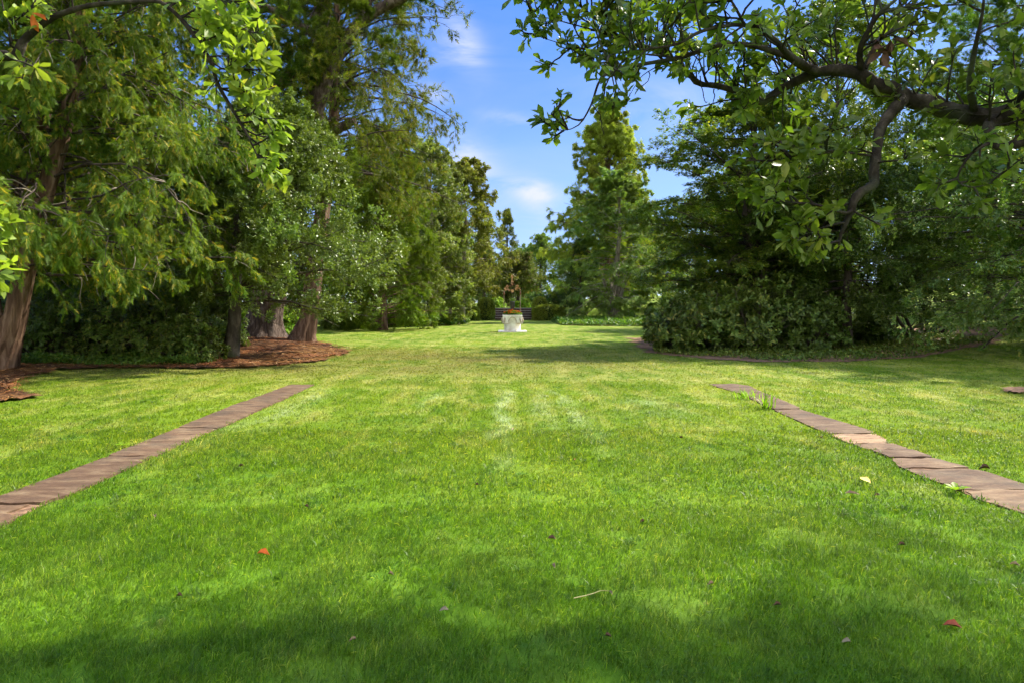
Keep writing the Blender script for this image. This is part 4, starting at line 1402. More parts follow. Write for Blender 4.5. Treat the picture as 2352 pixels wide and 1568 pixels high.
# ------------------------------------------------------------------ left side trees
def weeping_cedar():
    b = gp(-10.6, 14.3)
    root = empty('weeping_cedar', b, 'large cedar with drooping yellow-green sprays and a fluted red-brown trunk at the left edge', 'tree')
    gt = Geo(); gb = Geo(); gl = Geo(); gw = Geo()
    main = [b + np.array([0, 0, -.2]), at(28, 760, 14.3), at(58, 620, 14.2), at(95, 470, 14.1), at(135, 330, 14.1), at(165, 200, 14.1), at(185, 60, 14.2), at(195, -150, 14.3), at(190, -480, 14.5)]
    trunk_tube(gt, main, [.27, .21, .175, .16, .145, .13, .12, .10, .04], sides=30, flutes=8, amp=.11, rough=.03, twist=.5, flare=.25, m=50)
    second = [b + np.array([-.42, .25, -.2]), at(-22, 760, 14.6), at(-25, 620, 14.7), at(60, 400, 14.9), at(100, 260, 15.0), at(110, 100, 15.0), at(70, -200, 15)]
    trunk_tube(gt, second, [.28, .23, .20, .165, .13, .10, .05], sides=26, flutes=7, amp=.11, rough=.03, twist=.6, flare=.25, m=40)
    third = [b + np.array([.02, -.28, -.2]), at(15, 770, 13.95), at(38, 700, 14.0), at(50, 640, 14.05)]
    trunk_tube(gt, third, [.22, .17, .13, .06], sides=22, flutes=6, amp=.10, rough=.03, flare=.3, m=24)
    tr = sample_trunk(main, 60); tr2 = sample_trunk(second, 60)
    Ps, Ls = [], []
    for (t_, n, t0, t1, len0) in ((tr, 150, .15, .97, 5.0), (tr2, 95, .18, .97, 4.8)):
        p, d, L, f = on_trunk(t_, n, t0, t1, lambda f, a: len0 * (1.04 - .55 * f) * (1 + .04 * cos(a)), lambda f: 14 + 20 * f, lenjit=(.6, 1.12))
        P = grow(p, d, L, 9, .70, .13)
        Ps.append(P); Ls.append(L)
    P1 = np.concatenate(Ps); L1 = np.concatenate(Ls)
    zl = rng.uniform(1.9, 3.6, (len(P1), 1)) + .0 * P1[:, :, 0]
    P1[:, :, 2] = np.where(P1[:, :, 2] < zl, zl - (zl - P1[:, :, 2]) * .3, P1[:, :, 2])
    wood_from(gb, P1, L1, .0075, .15, 5, .010)
    s, d, l, par = shoots(P1, L1, 10, .18, 1.0, (30, 65), .30, .40, .45)
    P2 = grow(s, d, l, 5, .9, .12)
    k = P2[:, -1, 2] > 1.45 + .25 * np.sin(P2[:, -1, 0] * 1.7)
    P2, l = P2[k], l[k]
    wood_from(gb, P2, l, .008, .25, 3, .004)
    s, d, l3, par = shoots(P2, l, 5, .1, 1.0, (25, 65), .55, .4, .3)
    P3 = grow(s, d, np.clip(l3, .18, .6), 4, .95, .14)
    pos, tan, par, t = along(P3, 22, 0.05, 1.0)
    # bare interior close to the trunk, leafy outside
    ax = unit(tan * .7 + rng.normal(0, .5, pos.shape) + np.array([0, 0, -.62]))
    nm = unit(rng.normal(0, 1, pos.shape) + np.array([.4, -.5, .3]))
    place(gl, T_spray(5, .075, .46, .14, 36), pos, ax, nm, rng.uniform(.08, .165, len(pos)))
    # pale bare twigs hanging among the foliage
    s, d, l, par = shoots(P1, L1, 3, .2, .9, (40, 90), .22, .3, 0)
    k = rng.random(len(s)) < .8
    Pt = grow(s[k], d[k], np.clip(l[k], .3, .9), 6, 1.1, .28)
    tubes(gb, Pt, taper_r(len(Pt), 7, .010, .004), 4, rnd=np.ones(len(Pt)))
    gt.build('trunk', M['bark_cedar'], root); gb.build('branches', M['bark_dark'], root); gl.build('crown', M['cedar'], root)
    print('cedar leaves', len(pos))


def holly():
    b = gp(-7.38, 18.5)
    tr = [b, b + (.12, 0, 1.2), b + (.16, 0, 2.6), b + (.22, .05, 4.2), b + (.45, .1, 5.2), b + (.7, .1, 6.4)]

    def ln(f, a):
        base = 3.15 * (1.0 if f < .35 else 1 - .66 * (f - .35) / .65)
        return base * (1 + .42 * cos(a) - .05)
    tree('holly_tree', 'glossy small leaved holly tree with a dark leaning trunk in the pine straw bed', 'tree', tr, [.21, .165, .13, .10, .07, .03], 'bark_holly', 'holly',
         dict(n=120, t0=.22, t1=.98, length=ln, elev=lambda f: 10 + 34 * f, grav=.32, k=7, wig=.10, r=.010),
         dict(n=11, t0=.2, ang=(30, 70), ratio=.34, flat=.2, grav=.15, k=4, r=.008),
         dict(n=6, t0=.1, ang=(30, 75), ratio=.6, grav=.1, k=3, wood=False),
         L_scatter(24, .085, T_leaf(.29, .1, .06), 1.1, 0, .6, jit=.035), flare=.25, zmin=1.0)


def old_pine():
    b = gp(-8.25, 23.4)
    root = empty('old_pine', b, 'massive old pine with a flared plated trunk and several dark limbs beyond the holly', 'tree')
    gt = Geo(); gb = Geo(); gl = Geo()
    Y = 23.4
    low = [b + np.array([0, 0, -.25]), b + np.array([.06, 0, .6]), b + np.array([.35, 0, 2.0]), at(655, 480, Y), at(690, 360, Y), at(722, 270, Y)]
    trunk_tube(gt, low, [.78, .60, .52, .46, .42, .38], sides=36, flutes=9, amp=.05, rough=.035, twist=.15, flare=.35, m=46)
    limbs = [([at(715, 290, Y), at(745, 190, Y - .2), at(790, 100, Y - .3), at(832, 40, Y - .4), at(850, -30, Y - .4), at(880, -200, Y - .5)], [.33, .27, .23, .19, .15, .06]),
             ([at(700, 330, Y), at(716, 240, Y + .2), at(733, 120, Y + .3), at(738, 0, Y + .3), at(745, -200, Y + .4), at(748, -420, Y + .4)], [.33, .26, .24, .22, .16, .05]),
             ([at(822, 58, Y - .35), at(870, 22, Y - .6), at(920, -2, Y - .8), at(1010, -40, Y - 1.0)], [.19, .18, .16, .06]),
             ([at(735, 150, Y + .3), at(690, 160, Y - .2), at(640, 195, Y - .6), at(598, 222, Y - .9), at(540, 235, Y - 1.3)], [.20, .22, .22, .17, .05]),
             ([at(700, 310, Y), at(740, 210, Y + .5), at(758, 130, Y + .8), at(748, 40, Y + .9)], [.2, .16, .12, .04]),
             ([at(735, 90, Y + .3), at(660, 40, Y), at(600, 10, Y - .3), at(540, -40, Y - .6)], [.16, .13, .10, .04]),
             ([at(730, 330, Y - .1), at(775, 300, Y - .5), at(815, 277, Y - .9)], [.16, .14, .12])]
    Ls, L0 = [], []
    for P, R in limbs:
        Q = smooth_line(np.column_stack([np.array(P), R]), 26)
        tubes(gt, Q[:, :3], Q[:, 3] * (1 + .06 * np.sin(np.arange(26) * 1.9)), 12, cap=True)
        Ls.append(Q[:, :3])
    # needle-bearing boughs: many side limbs
    nb = {0: (4, 1.5), 1: (7, 1.8), 2: (4, 1.3), 3: (3, 1.2), 4: (4, 1.5), 5: (13, 2.0)}
    P_all, L_all = [], []
    for i, (n, ln) in nb.items():
        line = Ls[i][None]
        pos, tan, par, t = along(line, n, .15, 1.0)
        a = rng.uniform(0, 2 * pi, n)
        d = np.column_stack([np.cos(a), np.sin(a), rng.uniform(-.1, .45, n)])
        L = ln * rng.uniform(.6, 1.15, n)
        P_all.append(grow(pos, d, L, 6, .25, .10)); L_all.append(L)
    # low sunlit bough hanging in front and boughs over the left
    ex = [(at(735, 300, Y - .5), at(800, 400, 21.8), 2.6), (at(720, 330, Y - .5), at(770, 390, 21.6), 2.4), (at(720, 340, Y - .5), at(835, 425, 20.9), 2.6), (at(715, 340, Y - .5), at(765, 435, 20.8), 2.6), (at(715, 340, Y - .5), at(800, 365, 20.9), 2.6), (at(640, 195, 22.8), at(600, 150, 21.2), 2.2), (at(660, 60, 23), at(600, 90, 21.5), 2.4), (at(640, 195, 22.8), at(560, 90, 22.2), 2.3),
          (at(738, 0, 23.6), at(700, 60, 21.3), 2.4), (at(790, 100, 23), at(890, 110, 22), 1.9), (at(740, 120, 23.6), at(690, 120, 21.4), 2.4), (at(600, 220, 22.6), at(540, 60, 22.0), 2.4), (at(640, 195, 22.8), at(640, 90, 21.6), 2.2), (at(600, 10, 23), at(545, 120, 21.8), 2.3), (at(660, 40, 23.2), at(680, 30, 21.5), 2.2),
          (at(690, 160, 23.1), at(655, 165, 21.6), 2.0), (at(600, 222, 22.5), at(520, 170, 21.8), 2.2)]
    for a, c, L in ex:
        P_all.append(grow(a[None], (c - a)[None], np.array([max(L, np.linalg.norm(c - a) * 1.1)]), 6, .1, .06)); L_all.append(np.array([L]))
    P1 = np.concatenate(P_all); L1 = np.concatenate(L_all)
    wood_from(gb, P1, L1, .018, .15, 5, .012)
    s, d, l, par = shoots(P1, L1, 14, .30, 1.0, (30, 65), .42, .45, .45)
    P2 = grow(s, d, np.clip(l, .25, 1.0), 4, .05, .1)
    wood_from(gb, P2, l, .010, .3, 3, .005)
    s, d, l, par = shoots(P2, l, 4, .2, 1.0, (25, 60), .7, .4, .2)
    P3 = grow(s, d, np.clip(l, .12, .4), 3, -.3, .1)
    pos, tan, par, t = along(P3, 8, 0.1, 1.0)
    ax = unit(tan + rng.normal(0, .25, pos.shape) + np.array([0, 0, .2]))
    place(gl, T_needles(12, .06, 58), pos, ax, rng.normal(0, 1, pos.shape), rng.uniform(.15, .24, len(pos)))
    print('pine tufts', len(pos))
    gt.build('trunk', M['bark_pine'], root); gb.build('branches', M['bark_dark'], root); gl.build('crown', M['pine'], root)


def leaning_juniper():
    b = gp(-6.75, 23.0)
    root = empty('twiggy_juniper', b, 'tall leaning tree with arching bare twigs and leafy outer tips against the sky', 'tree')
    gt = Geo(); gb = Geo(); gl = Geo()
    Y = 23.0
    main = [b + np.array([-.05, 0, -.2]), b + np.array([.05, 0, .35]), at(707, 740, Y), at(722, 620, Y + .3), at(745, 450, Y + .8), at(765, 300, Y + 1.2), at(770, 180, Y + 1.5), at(775, 0, Y + 1.8), at(790, -250, Y + 2), at(800, -450, Y + 2)]
    trunk_tube(gt, main, [.46, .33, .29, .26, .22, .18, .15, .12, .08, .03], sides=28, flutes=7, amp=.08, rough=.025, flare=.3, m=44)
    tr = sample_trunk(main, 60)
    p, d, L, f = on_trunk(tr, 150, .30, .82, lambda f, a: (4.3 - 1.2 * f) * (1 + .22 * cos(a)), lambda f: 25 + 5 * f, lenjit=(.55, 1.1))
    P1 = grow(p, d, L, 9, .95, .10)
    wood_from(gb, P1, L, .011, .12, 5, .012)
    s, d, l, par = shoots(P1, L, 9, .18, 1.0, (30, 70), .30, .3, .2)
    P2 = grow(s, d, l, 5, .55, .16)
    wood_from(gb, P2, l, .009, .25, 3, .006)
    # leaves only on the outer half of each bough
    s, d, l3, par = shoots(P2, l, 7, .2, 1.0, (30, 75), .50, .3, .2)
    P3 = grow(s, d, np.clip(l3, .12, .5), 3, .3, .16)
    rel = np.linalg.norm(s[:, :2] - tr[30, :2], axis=1)
    k = rng.random(len(s)) < np.clip((rel - .9) / 1.6, .12, 1)
    wood_from(gb, P3[~k][:3000], l3[~k][:3000], .010, .4, 3, .004)
    P3 = P3[k]
    pos, tan, par, t = along(P3, 24, .1, 1.0)
    ax, nm = leaf_dirs(tan, .9, .1, .55)
    place(gl, T_spray(3, .10, .40, .1, 35), pos, ax, nm, rng.uniform(.09, .16, len(pos)))
    print('juniper', len(pos))
    gt.build('trunk', M['bark_cedar'], root); gb.build('branches', M['bark_dark'], root); gl.build('crown', M['juniper'], root)


weeping_cedar()
holly()
old_pine()
leaning_juniper()


def up_trunk(x, y, h, lean=(0, 0), n=6):
    b = gp(x, y)
    return [b + np.array([lean[0] * i / (n - 1), lean[1] * i / (n - 1), h * i / (n - 1)]) + (rng.normal(0, .05, 3) * np.array([1, 1, 0]) if i else 0) for i in range(n)]


def radii(r0, n=6, r1=.02):
    return [r0 + (r1 - r0) * (i / (n - 1)) ** .9 for i in range(n)]


# arborvitae behind the leaning tree
tree('arborvitae', 'dark green feathery arborvitae standing behind the leaning tree beside the lawn', 'tree', up_trunk(-6.6, 37.5, 10.5), radii(.26), 'bark_cedar', 'arbor',
     dict(n=190, t0=.02, t1=.99, length=cone_len(3.6, .25, .5, .9), elev=lambda f: 10 + 45 * f, grav=.25, k=6, wig=.08, r=.010),
     dict(n=8, t0=.25, ang=(25, 60), ratio=.34, flat=.0, grav=.25, k=4, r=.006),
     dict(n=4, t0=.1, ang=(25, 60), ratio=.6, grav=.3, k=3, wood=False),
     L_scatter(13, .24, T_spray(3, .11, .42, .12, 34), .6, .15, .4, jit=.03))

# pale row of broadleaved trees along the lawn
tree('lawn_edge_tree', 'grey-green leafy tree whose crown reaches the ground along the left lawn edge', 'tree', up_trunk(-4.7, 44.5, 11.6), radii(.22), 'bark_grey', 'pale',
     dict(n=120, t0=.04, t1=.99, length=cone_len(3.5, .28, .5, .9), elev=lambda f: 15 + 40 * f, grav=.45, k=6, wig=.10, r=.010),
     dict(n=8, t0=.25, ang=(30, 70), ratio=.36, flat=.0, grav=.35, k=4, r=.006),
     dict(n=5, t0=.1, ang=(30, 70), ratio=.6, grav=.4, k=3, wood=False),
     L_scatter(13, .15, T_leaf(.29, .1, .1), 1.0, .25, .55, jit=.05))
tree('lawn_edge_tree', 'bronze tipped tree with a sloping crown nearest the left hedge', 'tree', up_trunk(-2.9, 48.0, 11.3, (.4, 0)), radii(.22), 'bark_grey', 'brownish',
     dict(n=110, t0=.19, t1=.99, length=lean_len(cone_len(3.6, .2, .6, .8), 0, .1), elev=lambda f: 18 + 25 * f, grav=.35, k=6, wig=.10, r=.010),
     dict(n=8, t0=.25, ang=(30, 70), ratio=.36, flat=.35, grav=.25, k=4, r=.006),
     dict(n=5, t0=.1, ang=(30, 70), ratio=.6, grav=.3, k=3, wood=False),
     L_scatter(13, .15, T_leaf(.29, .1, .1), 1.0, .2, .6, jit=.05))
tree('rounded_shrub_tree', 'low rounded pale green tree leaning over the left hedge', 'tree', up_trunk(-4.1, 52.5, 5.6), radii(.14), 'bark_grey', 'pale',
     dict(n=60, t0=.34, t1=.99, length=round_len(2.2, .75, .35), elev=lambda f: 5 + 45 * f, grav=.35, k=6, wig=.10, r=.010),
     dict(n=8, t0=.25, ang=(30, 70), ratio=.40, grav=.25, k=4, r=.006),
     dict(n=5, t0=.1, ang=(30, 70), ratio=.6, grav=.3, k=3, wood=False),
     L_scatter(9, .13, T_leaf(.27, .1, .1), 1.0, .2, .6, jit=.05))


# ------------------------------------------------------------------ far trees on the terrace
tree('far_conifer', 'dark narrow conifer with a pointed top above the garden steps', 'tree', up_trunk(.55, 85, 12.0), radii(.25), 'bark_dark', 'farcon',
     dict(n=90, t0=.02, t1=.99, length=cone_len(2.7, .10, .8, 1), elev=lambda f: 5 + 35 * f, grav=.2, k=5, wig=.08, r=.012),
     dict(n=8, t0=.2, ang=(30, 65), ratio=.38, flat=.3, grav=.2, k=3, r=.008),
     dict(n=4, t0=.1, ang=(30, 65), ratio=.6, grav=.2, k=2, wood=False),
     L_scatter(7, .26, T_spray(3, .10, .42, .12, 35), .7, .15, .5, jit=.05))
tree('far_conifer', 'shorter dark conifer half hidden left of the pointed conifer', 'tree', up_trunk(-2.3, 83, 8.8), radii(.22), 'bark_dark', 'farcon',
     dict(n=70, t0=.02, t1=.99, length=cone_len(2.6, .12, .8, 1), elev=lambda f: 5 + 35 * f, grav=.2, k=5, wig=.08, r=.012),
     dict(n=8, t0=.2, ang=(30, 65), ratio=.38, flat=.3, grav=.2, k=3, r=.008),
     dict(n=4, t0=.1, ang=(30, 65), ratio=.6, grav=.2, k=2, wood=False),
     L_scatter(7, .26, T_spray(3, .10, .42, .12, 35), .7, .15, .5, jit=.05))


def far_dec(x, y, h, r, label, mat='fardec', group=None, leaf=.24, n=60):
    return tree('far_tree', label, 'tree', up_trunk(x, y, h), radii(.2), 'bark_dark', mat,
                dict(n=n, t0=.04, t1=.98, length=round_len(r, .7, .35), elev=lambda f: 15 + 40 * f, grav=.15, k=5, wig=.12, r=.014),
                dict(n=8, t0=.25, ang=(30, 70), ratio=.42, grav=.1, k=3, r=.008),
                dict(n=4, t0=.1, ang=(30, 70), ratio=.6, grav=.1, k=2, wood=False),
                L_scatter(8, leaf, T_leaf(.3, .1, .1), 1.1, .1, .55, jit=.1), group=group)


far_dec(5.4, 97, 9.4, 3.6, 'airy yellow-green tree on the skyline right of the pointed conifer')
far_dec(1.6, 76, 5.2, 3.0, 'low dark green tree behind the steps and the wellhead ironwork', 'farcon')
fd = far_dec(-3.5, 98, 8.0, 3.8, 'distant green tree filling the gap beyond the terrace', 'fardec', 'distant trees closing the view beyond the terrace')


def copy_tree(o, loc, rz, sc, label, group=None):
    c = o.copy(); C.objects.link(c)
    c.location = [float(v) for v in loc]; c.rotation_euler = (0, 0, rz); c.scale = (sc, sc, sc)
    c['label'] = label
    if group:
        c['group'] = group
    for ch in list(o.children):
        d = ch.copy(); C.objects.link(d); d.parent = c
        for gch in list(ch.children):
            e = gch.copy(); C.objects.link(e); e.parent = d
    return c


for (x, y, s, r) in ((10, 101, .95, 1.0), (16, 100, 1.1, 2.0), (-9.5, 99, 1.1, 3.0), (1.5, 104, .9, 4.0), (-16, 92, 1.15, 5.0), (23, 98, 1.2, .4)):
    copy_tree(fd, gp(x, y), r, s, 'distant green tree filling the gap beyond the terrace', 'distant trees closing the view beyond the terrace')

for i in range(34):
    a = radians(-58 + 116 * i / 33) + rng.uniform(-.015, .015)
    d_ = rng.uniform(108, 150)
    x_, y_ = d_ * sin(a), d_ * cos(a)
    copy_tree(fd, gp(x_, y_), rng.uniform(0, 6.28), rng.uniform(1.0, 1.45), 'distant green tree filling the gap beyond the terrace', 'distant trees closing the view beyond the terrace')

# dark conifers between the hedge and the pale feathery tree
dk = tree('dark_conifer', 'dark spruce like conifer behind the right clipped hedges', 'tree', up_trunk(7.2, 63.5, 6.2), radii(.2), 'bark_dark', 'darkleaf',
          dict(n=70, t0=.02, t1=.99, length=cone_len(2.5, .12, .8, 1), elev=lambda f: 0 + 35 * f, grav=.1, k=5, wig=.08, r=.012),
          dict(n=8, t0=.2, ang=(30, 65), ratio=.4, flat=.4, grav=.1, k=3, r=.008),
          dict(n=4, t0=.1, ang=(30, 65), ratio=.6, grav=.1, k=2, wood=False),
          L_scatter(8, .20, T_spray(3, .10, .42, .12, 35), .7, .1, .6, jit=.05))

# dawn redwood
tree('dawn_redwood', 'tall pointed light green conifer on the right skyline beyond the lawn', 'tree', up_trunk(10.4, 67, 20.2), radii(.42), 'bark_cedar', 'redwood',
     dict(n=200, t0=.06, t1=.995, length=cone_len(7.4, .09, .72, 1), elev=lambda f: 20 + 30 * f, grav=.35, k=6, wig=.08, r=.010, lenjit=(.6, 1.1)),
     dict(n=10, t0=.25, ang=(30, 65), ratio=.26, flat=.2, grav=.7, k=4, r=.006),
     dict(n=5, t0=.1, ang=(25, 60), ratio=.6, grav=.7, k=3, wood=False),
     L_scatter(17, .29, T_spray(3, .14, .40, .12, 32), .6, .35, .45, jit=.06))

# feathery pale tree with the broad pale trunk
def feather_tree():
    tr = up_trunk(9.0, 55.0, 12.3, (.6, .5))

    def extra(gt, gb, gl):
        for k in range(7):
            a = k * .9
            o = np.array([cos(a) * .38, sin(a) * .30, 0])
            b = gp(9.0, 55.0) + o
            trunk_tube(gt, [b + (0, 0, -.15), b + (o[0] * .05, o[1] * .05, 1.1), b + (o[0] * .6, o[1] * .5, 2.4), b + (o[0] * 2.6, o[1] * 2.6, 4.0)], [.19, .15, .12, .05], 12, 5, .12, flare=.2, m=16)
    tree('feathery_tree', 'pale green feathery tree with a broad buttressed grey trunk on the right lawn edge', 'tree', tr, radii(.34), 'bark_grey', 'feather',
         dict(n=130, t0=.12, t1=.99, length=lean_len(cone_len(5.6, .14, .6, .85), pi, .1), elev=lambda f: 0 + 30 * f, grav=.25, k=7, wig=.09, r=.010, lenjit=(.6, 1.1)),
         dict(n=11, t0=.2, ang=(35, 70), ratio=.32, flat=.75, grav=.25, k=4, r=.006),
         dict(n=6, t0=.1, ang=(30, 60), ratio=.5, flat=.6, grav=.3, k=3, wood=False),
         L_scatter(12, .24, T_spray(4, .10, .40, .10, 50), .55, .15, .75, .5, jit=.03), extra=extra, flutes=(6, .1))


feather_tree()

# ------------------------------------------------------------------ right side trees
def beech():
    tr = [gp(9.3, 24.6), gp(9.3, 24.6, 1.6), gp(9.1, 24.6, 3.0), gp(8.9, 24.6, 4.6), gp(9.0, 24.6, 6.6), gp(9.1, 24.6, 8.8)]
    tree('layered_beech', 'broad dark tree with flat layered boughs reaching out over the right lawn', 'tree', tr, [.42, .34, .30, .24, .15, .04], 'bark_dark', 'beech',
         dict(n=110, t0=.14, t1=.985, length=lean_len(round_len(4.9, .85, .22), pi, .12), elev=lambda f: 2 + 20 * f, grav=.16, k=8, wig=.10, r=.010, lenjit=(.6, 1.05)),
         dict(n=18, t0=.12, ang=(35, 70), ratio=.30, taper=.25, flat=.88, grav=.06, k=5, r=.007),
         dict(n=8, t0=.1, ang=(30, 65), ratio=.5, flat=.8, grav=.08, k=3, wood=False),
         L_scatter(16, .095, T_leaf(.30, .06, .08), 1.0, .05, .85, .75, jit=.03), flutes=(5, .06))


beech()


def dark_evergreen(x, y, h, r, label, n=80, leaf=.085, t0=.22, mat='darkleaf', name='dark_evergreen', elev=lambda f: 0 + 40 * f, length=None, flat=.3):
    return tree(name, label, 'tree', up_trunk(x, y, h), radii(.19), 'bark_dark', mat,
                dict(n=n, t0=t0, t1=.985, length=length or round_len(r, .85, .3), elev=elev, grav=.25, k=6, wig=.12, r=.011),
                dict(n=10, t0=.25, ang=(30, 70), ratio=.38, flat=flat, grav=.15, k=4, r=.007),
                dict(n=6, t0=.1, ang=(30, 70), ratio=.6, grav=.1, k=3, wood=False),
                L_scatter(14, leaf * 1.15, T_leaf(.30, .1, .08), 1.1, .05, .55, jit=.04))


dark_evergreen(11.2, 22.2, 6.2, 2.9, 'dark broadleaved evergreen with a stout straight trunk in the right bed', 84, .085, .27, elev=lambda f: -8 + 45 * f)
dark_evergreen(10.6, 26.3, 5.2, 2.4, 'dark bushy evergreen between the layered tree and the stout trunked evergreen', 74, .085, .30)
dark_evergreen(12.8, 26.0, 12.4, 3.2, 'tall airy tree with thin upright stems behind the magnolia bough', 80, .085, .25, 'thin', 'airy_tree', lambda f: 35 + 20 * f, round_len(3.4, .6, .5), .2)


def right_pine():
    b = gp(18.9, 24.2)
    tr = [b, b + (.1, 0, 3), b + (.1, 0, 6), b + (0, 0, 9), b + (0, 0, 12.4)]
    root = empty('soft_pine', b, 'soft needled green pine filling the right edge behind the magnolia', 'tree')
    gt = Geo(); gb = Geo(); gl = Geo()
    trunk_tube(gt, np.array(tr), [.30, .24, .19, .12, .03], 18, 6, .04, flare=.3, m=30)
    t_ = sample_trunk(tr, 50)
    p, d, L, f = on_trunk(t_, 95, .24, .99, cone_len(6.4, .2, .6, 1), lambda f: 5 + 25 * f, lenjit=(.7, 1.1))
    P1 = grow(p, d, L, 7, .15, .08)
    # the low sunlit bough reaching towards the lawn
    q = np.array([b + (0, 0, 3.2), b + (-.2, -.3, 3.4), b + (0, -.4, 2.9)])
    dq = np.array([at(2050, 590, 21.5), at(2120, 560, 21.0), at(2150, 610, 21.5)]) - q
    lq = np.linalg.norm(dq, axis=1)
    P1 = np.concatenate([P1, grow(q, dq, lq, 7, .05, .05)]); L = np.concatenate([L, lq])
    wood_from(gb, P1, L, .012, .15, 5, .012)
    s, d, l, par = shoots(P1, L, 16, .28, 1.0, (30, 60), .30, .45, .55)
    P2 = grow(s, d, np.clip(l, .25, 1.3), 4, .05, .1)
    wood_from(gb, P2, l, .008, .3, 3, .004)
    s, d, l, par = shoots(P2, l, 5, .15, 1.0, (25, 60), .6, .4, .35)
    P3 = grow(s, d, np.clip(l, .12, .45), 3, .0, .1)
    pos, tan, par, t = along(P3, 9, .1, 1.0)
    ax = unit(tan + rng.normal(0, .25, pos.shape))
    place(gl, T_needles(11, .06, 60), pos, ax, rng.normal(0, 1, pos.shape), rng.uniform(.14, .22, len(pos)))
    print('right pine', len(pos))
    gt.build('trunk', M['bark_dark'], root); gb.build('branches', M['bark_dark'], root); gl.build('crown', M['pine_light'], root)


right_pine()

tree('dogwood_tree', 'light green dogwood like tree at the right edge in front of the pine', 'tree', up_trunk(14.6, 17.8, 5.6, (-.4, 0)), radii(.11), 'bark_dark', 'dogwood',
     dict(n=80, t0=.13, t1=.985, length=lean_len(round_len(3.9, .9, .35), pi, .18), elev=lambda f: 2 + 30 * f, grav=.2, k=7, wig=.11, r=.008),
     dict(n=10, t0=.2, ang=(30, 65), ratio=.36, flat=.6, grav=.15, k=4, r=.006),
     dict(n=6, t0=.1, ang=(30, 65), ratio=.6, flat=.4, grav=.1, k=3, wood=False),
     L_scatter(16, .095, T_leaf(.29, .08, .12), 1.0, .15, .75, .5, jit=.03))


def stem_shrub():
    b = gp(14.4, 23.6)
    root = empty('bare_stemmed_shrub', b, 'dark shrub with several bent bare stems in front of the sunlit slope', 'shrub')
    gb = Geo(); gl = Geo()
    n = 9
    a = np.linspace(0, 2 * pi, n, endpoint=False) + .4
    p = np.tile(b, (n, 1)) + np.column_stack([np.cos(a), np.sin(a), np.zeros(n)]) * .12 - np.array([0, 0, .1])
    d = np.column_stack([np.cos(a) * 1.0, np.sin(a) * .7, np.full(n, .9)]) + rng.normal(0, .15, (n, 3))
    L = rng.uniform(2.2, 3.4, n)
    P1 = grow(p, d, L, 9, .0, .22)
    tubes(gb, P1, taper_r(n, 10, .07, .02), 7)
    s, dd, l, par = shoots(P1, L, 9, .35, 1.0, (25, 60), .38, .3, .2)
    P2 = grow(s, dd, l, 5, .1, .18)
    tubes(gb, P2, taper_r(len(P2), 6, .018, .005), 4)
    s, dd, l, par = shoots(P2, l, 6, .2, 1.0, (30, 70), .5, .3, .2)
    P3 = grow(s, dd, l, 3, .1, .15)
    pos, tan, par, t = along(P3, 12, .2, 1)
    k = pos[:, 2] > 1.1 + float(b[2])
    pos, tan = pos[k], tan[k]
    ax, nm = leaf_dirs(tan, .9, .1, .6)
    place(gl, T_leaf(.22, .08, .1), pos, ax, nm, rng.uniform(.07, .12, len(pos)))
    gb.build('stems', M['bark_dark'], root); gl.build('foliage', M['darkleaf'], root)


stem_shrub()


def shrub(x, y, h, r, label, mat='rhodo', n=26, leaf=.13, name='rhododendron', group=None, low=.0, whorl=7, wl=.26, per=8, cat='shrub', ex=(1, 1)):
    """Shrub of whorled leaves on stems that fan from the ground."""
    b = gp(x, y)
    root = empty(name, b, label, cat, group)
    gb = Geo(); gl = Geo()
    a = np.arange(n) * 2.4 + rng.uniform(-.3, .3, n)
    e = np.radians(rng.uniform(8, 85, n))
    d = np.column_stack([np.cos(a) * np.cos(e), np.sin(a) * np.cos(e), np.sin(e)])
    L = np.sqrt((r * np.cos(e)) ** 2 + (h * np.sin(e)) ** 2) * rng.uniform(.75, 1.05, n)
    p = np.tile(b + np.array([0, 0, .02]), (n, 1)) + np.column_stack([np.cos(a), np.sin(a), np.zeros(n)]) * .15 * r
    d2 = d.copy(); d2[:, 2] += .35
    P1 = grow(p, d2, L * .86, 7, .5, .12)
    tubes(gb, P1, taper_r(n, 8, .022, .006), 5)
    s, dd, l, par = shoots(P1, L, per, .22, 1.0, (25, 70), .36, .35, 0)
    P2 = grow(s, dd, l, 4, -.1, .14)
    tubes(gb, P2, taper_r(len(P2), 5, .008, .003), 3)
    s, dd, l, par = shoots(P2, l, 3, .25, 1.0, (30, 70), .55, .3, 0)
    P3 = grow(s, dd, l, 3, -.2, .1)
    tips = np.concatenate([P2[:, -1], P3[:, -1]]); tt = unit(np.concatenate([P2[:, -1] - P2[:, -2], P3[:, -1] - P3[:, -2]]) + np.array([0, 0, .01]))
    m = len(tips)
    pos = np.repeat(tips, whorl, 0) + rng.normal(0, .02, (m * whorl, 3))
    tan = np.repeat(tt, whorl, 0)
    sd = unit(np.cross(tan, rng.normal(0, 1, tan.shape)))
    ax = unit(sd + tan * rng.uniform(.0, .9, (len(tan), 1)) + np.array([0, 0, -.12]))
    nm = unit(tan + UP * .4 + rng.normal(0, .3, tan.shape))
    tpl = T_bigleaf(wl * .8, .06, .15) if leaf > .09 else T_leaf(wl, .08, .1)
    place(gl, tpl, pos, ax, nm, leaf * rng.uniform(.7, 1.15, len(pos)))
    gb.build('stems', M['bark_dark'], root); gl.build('foliage', M[mat], root)
    return root


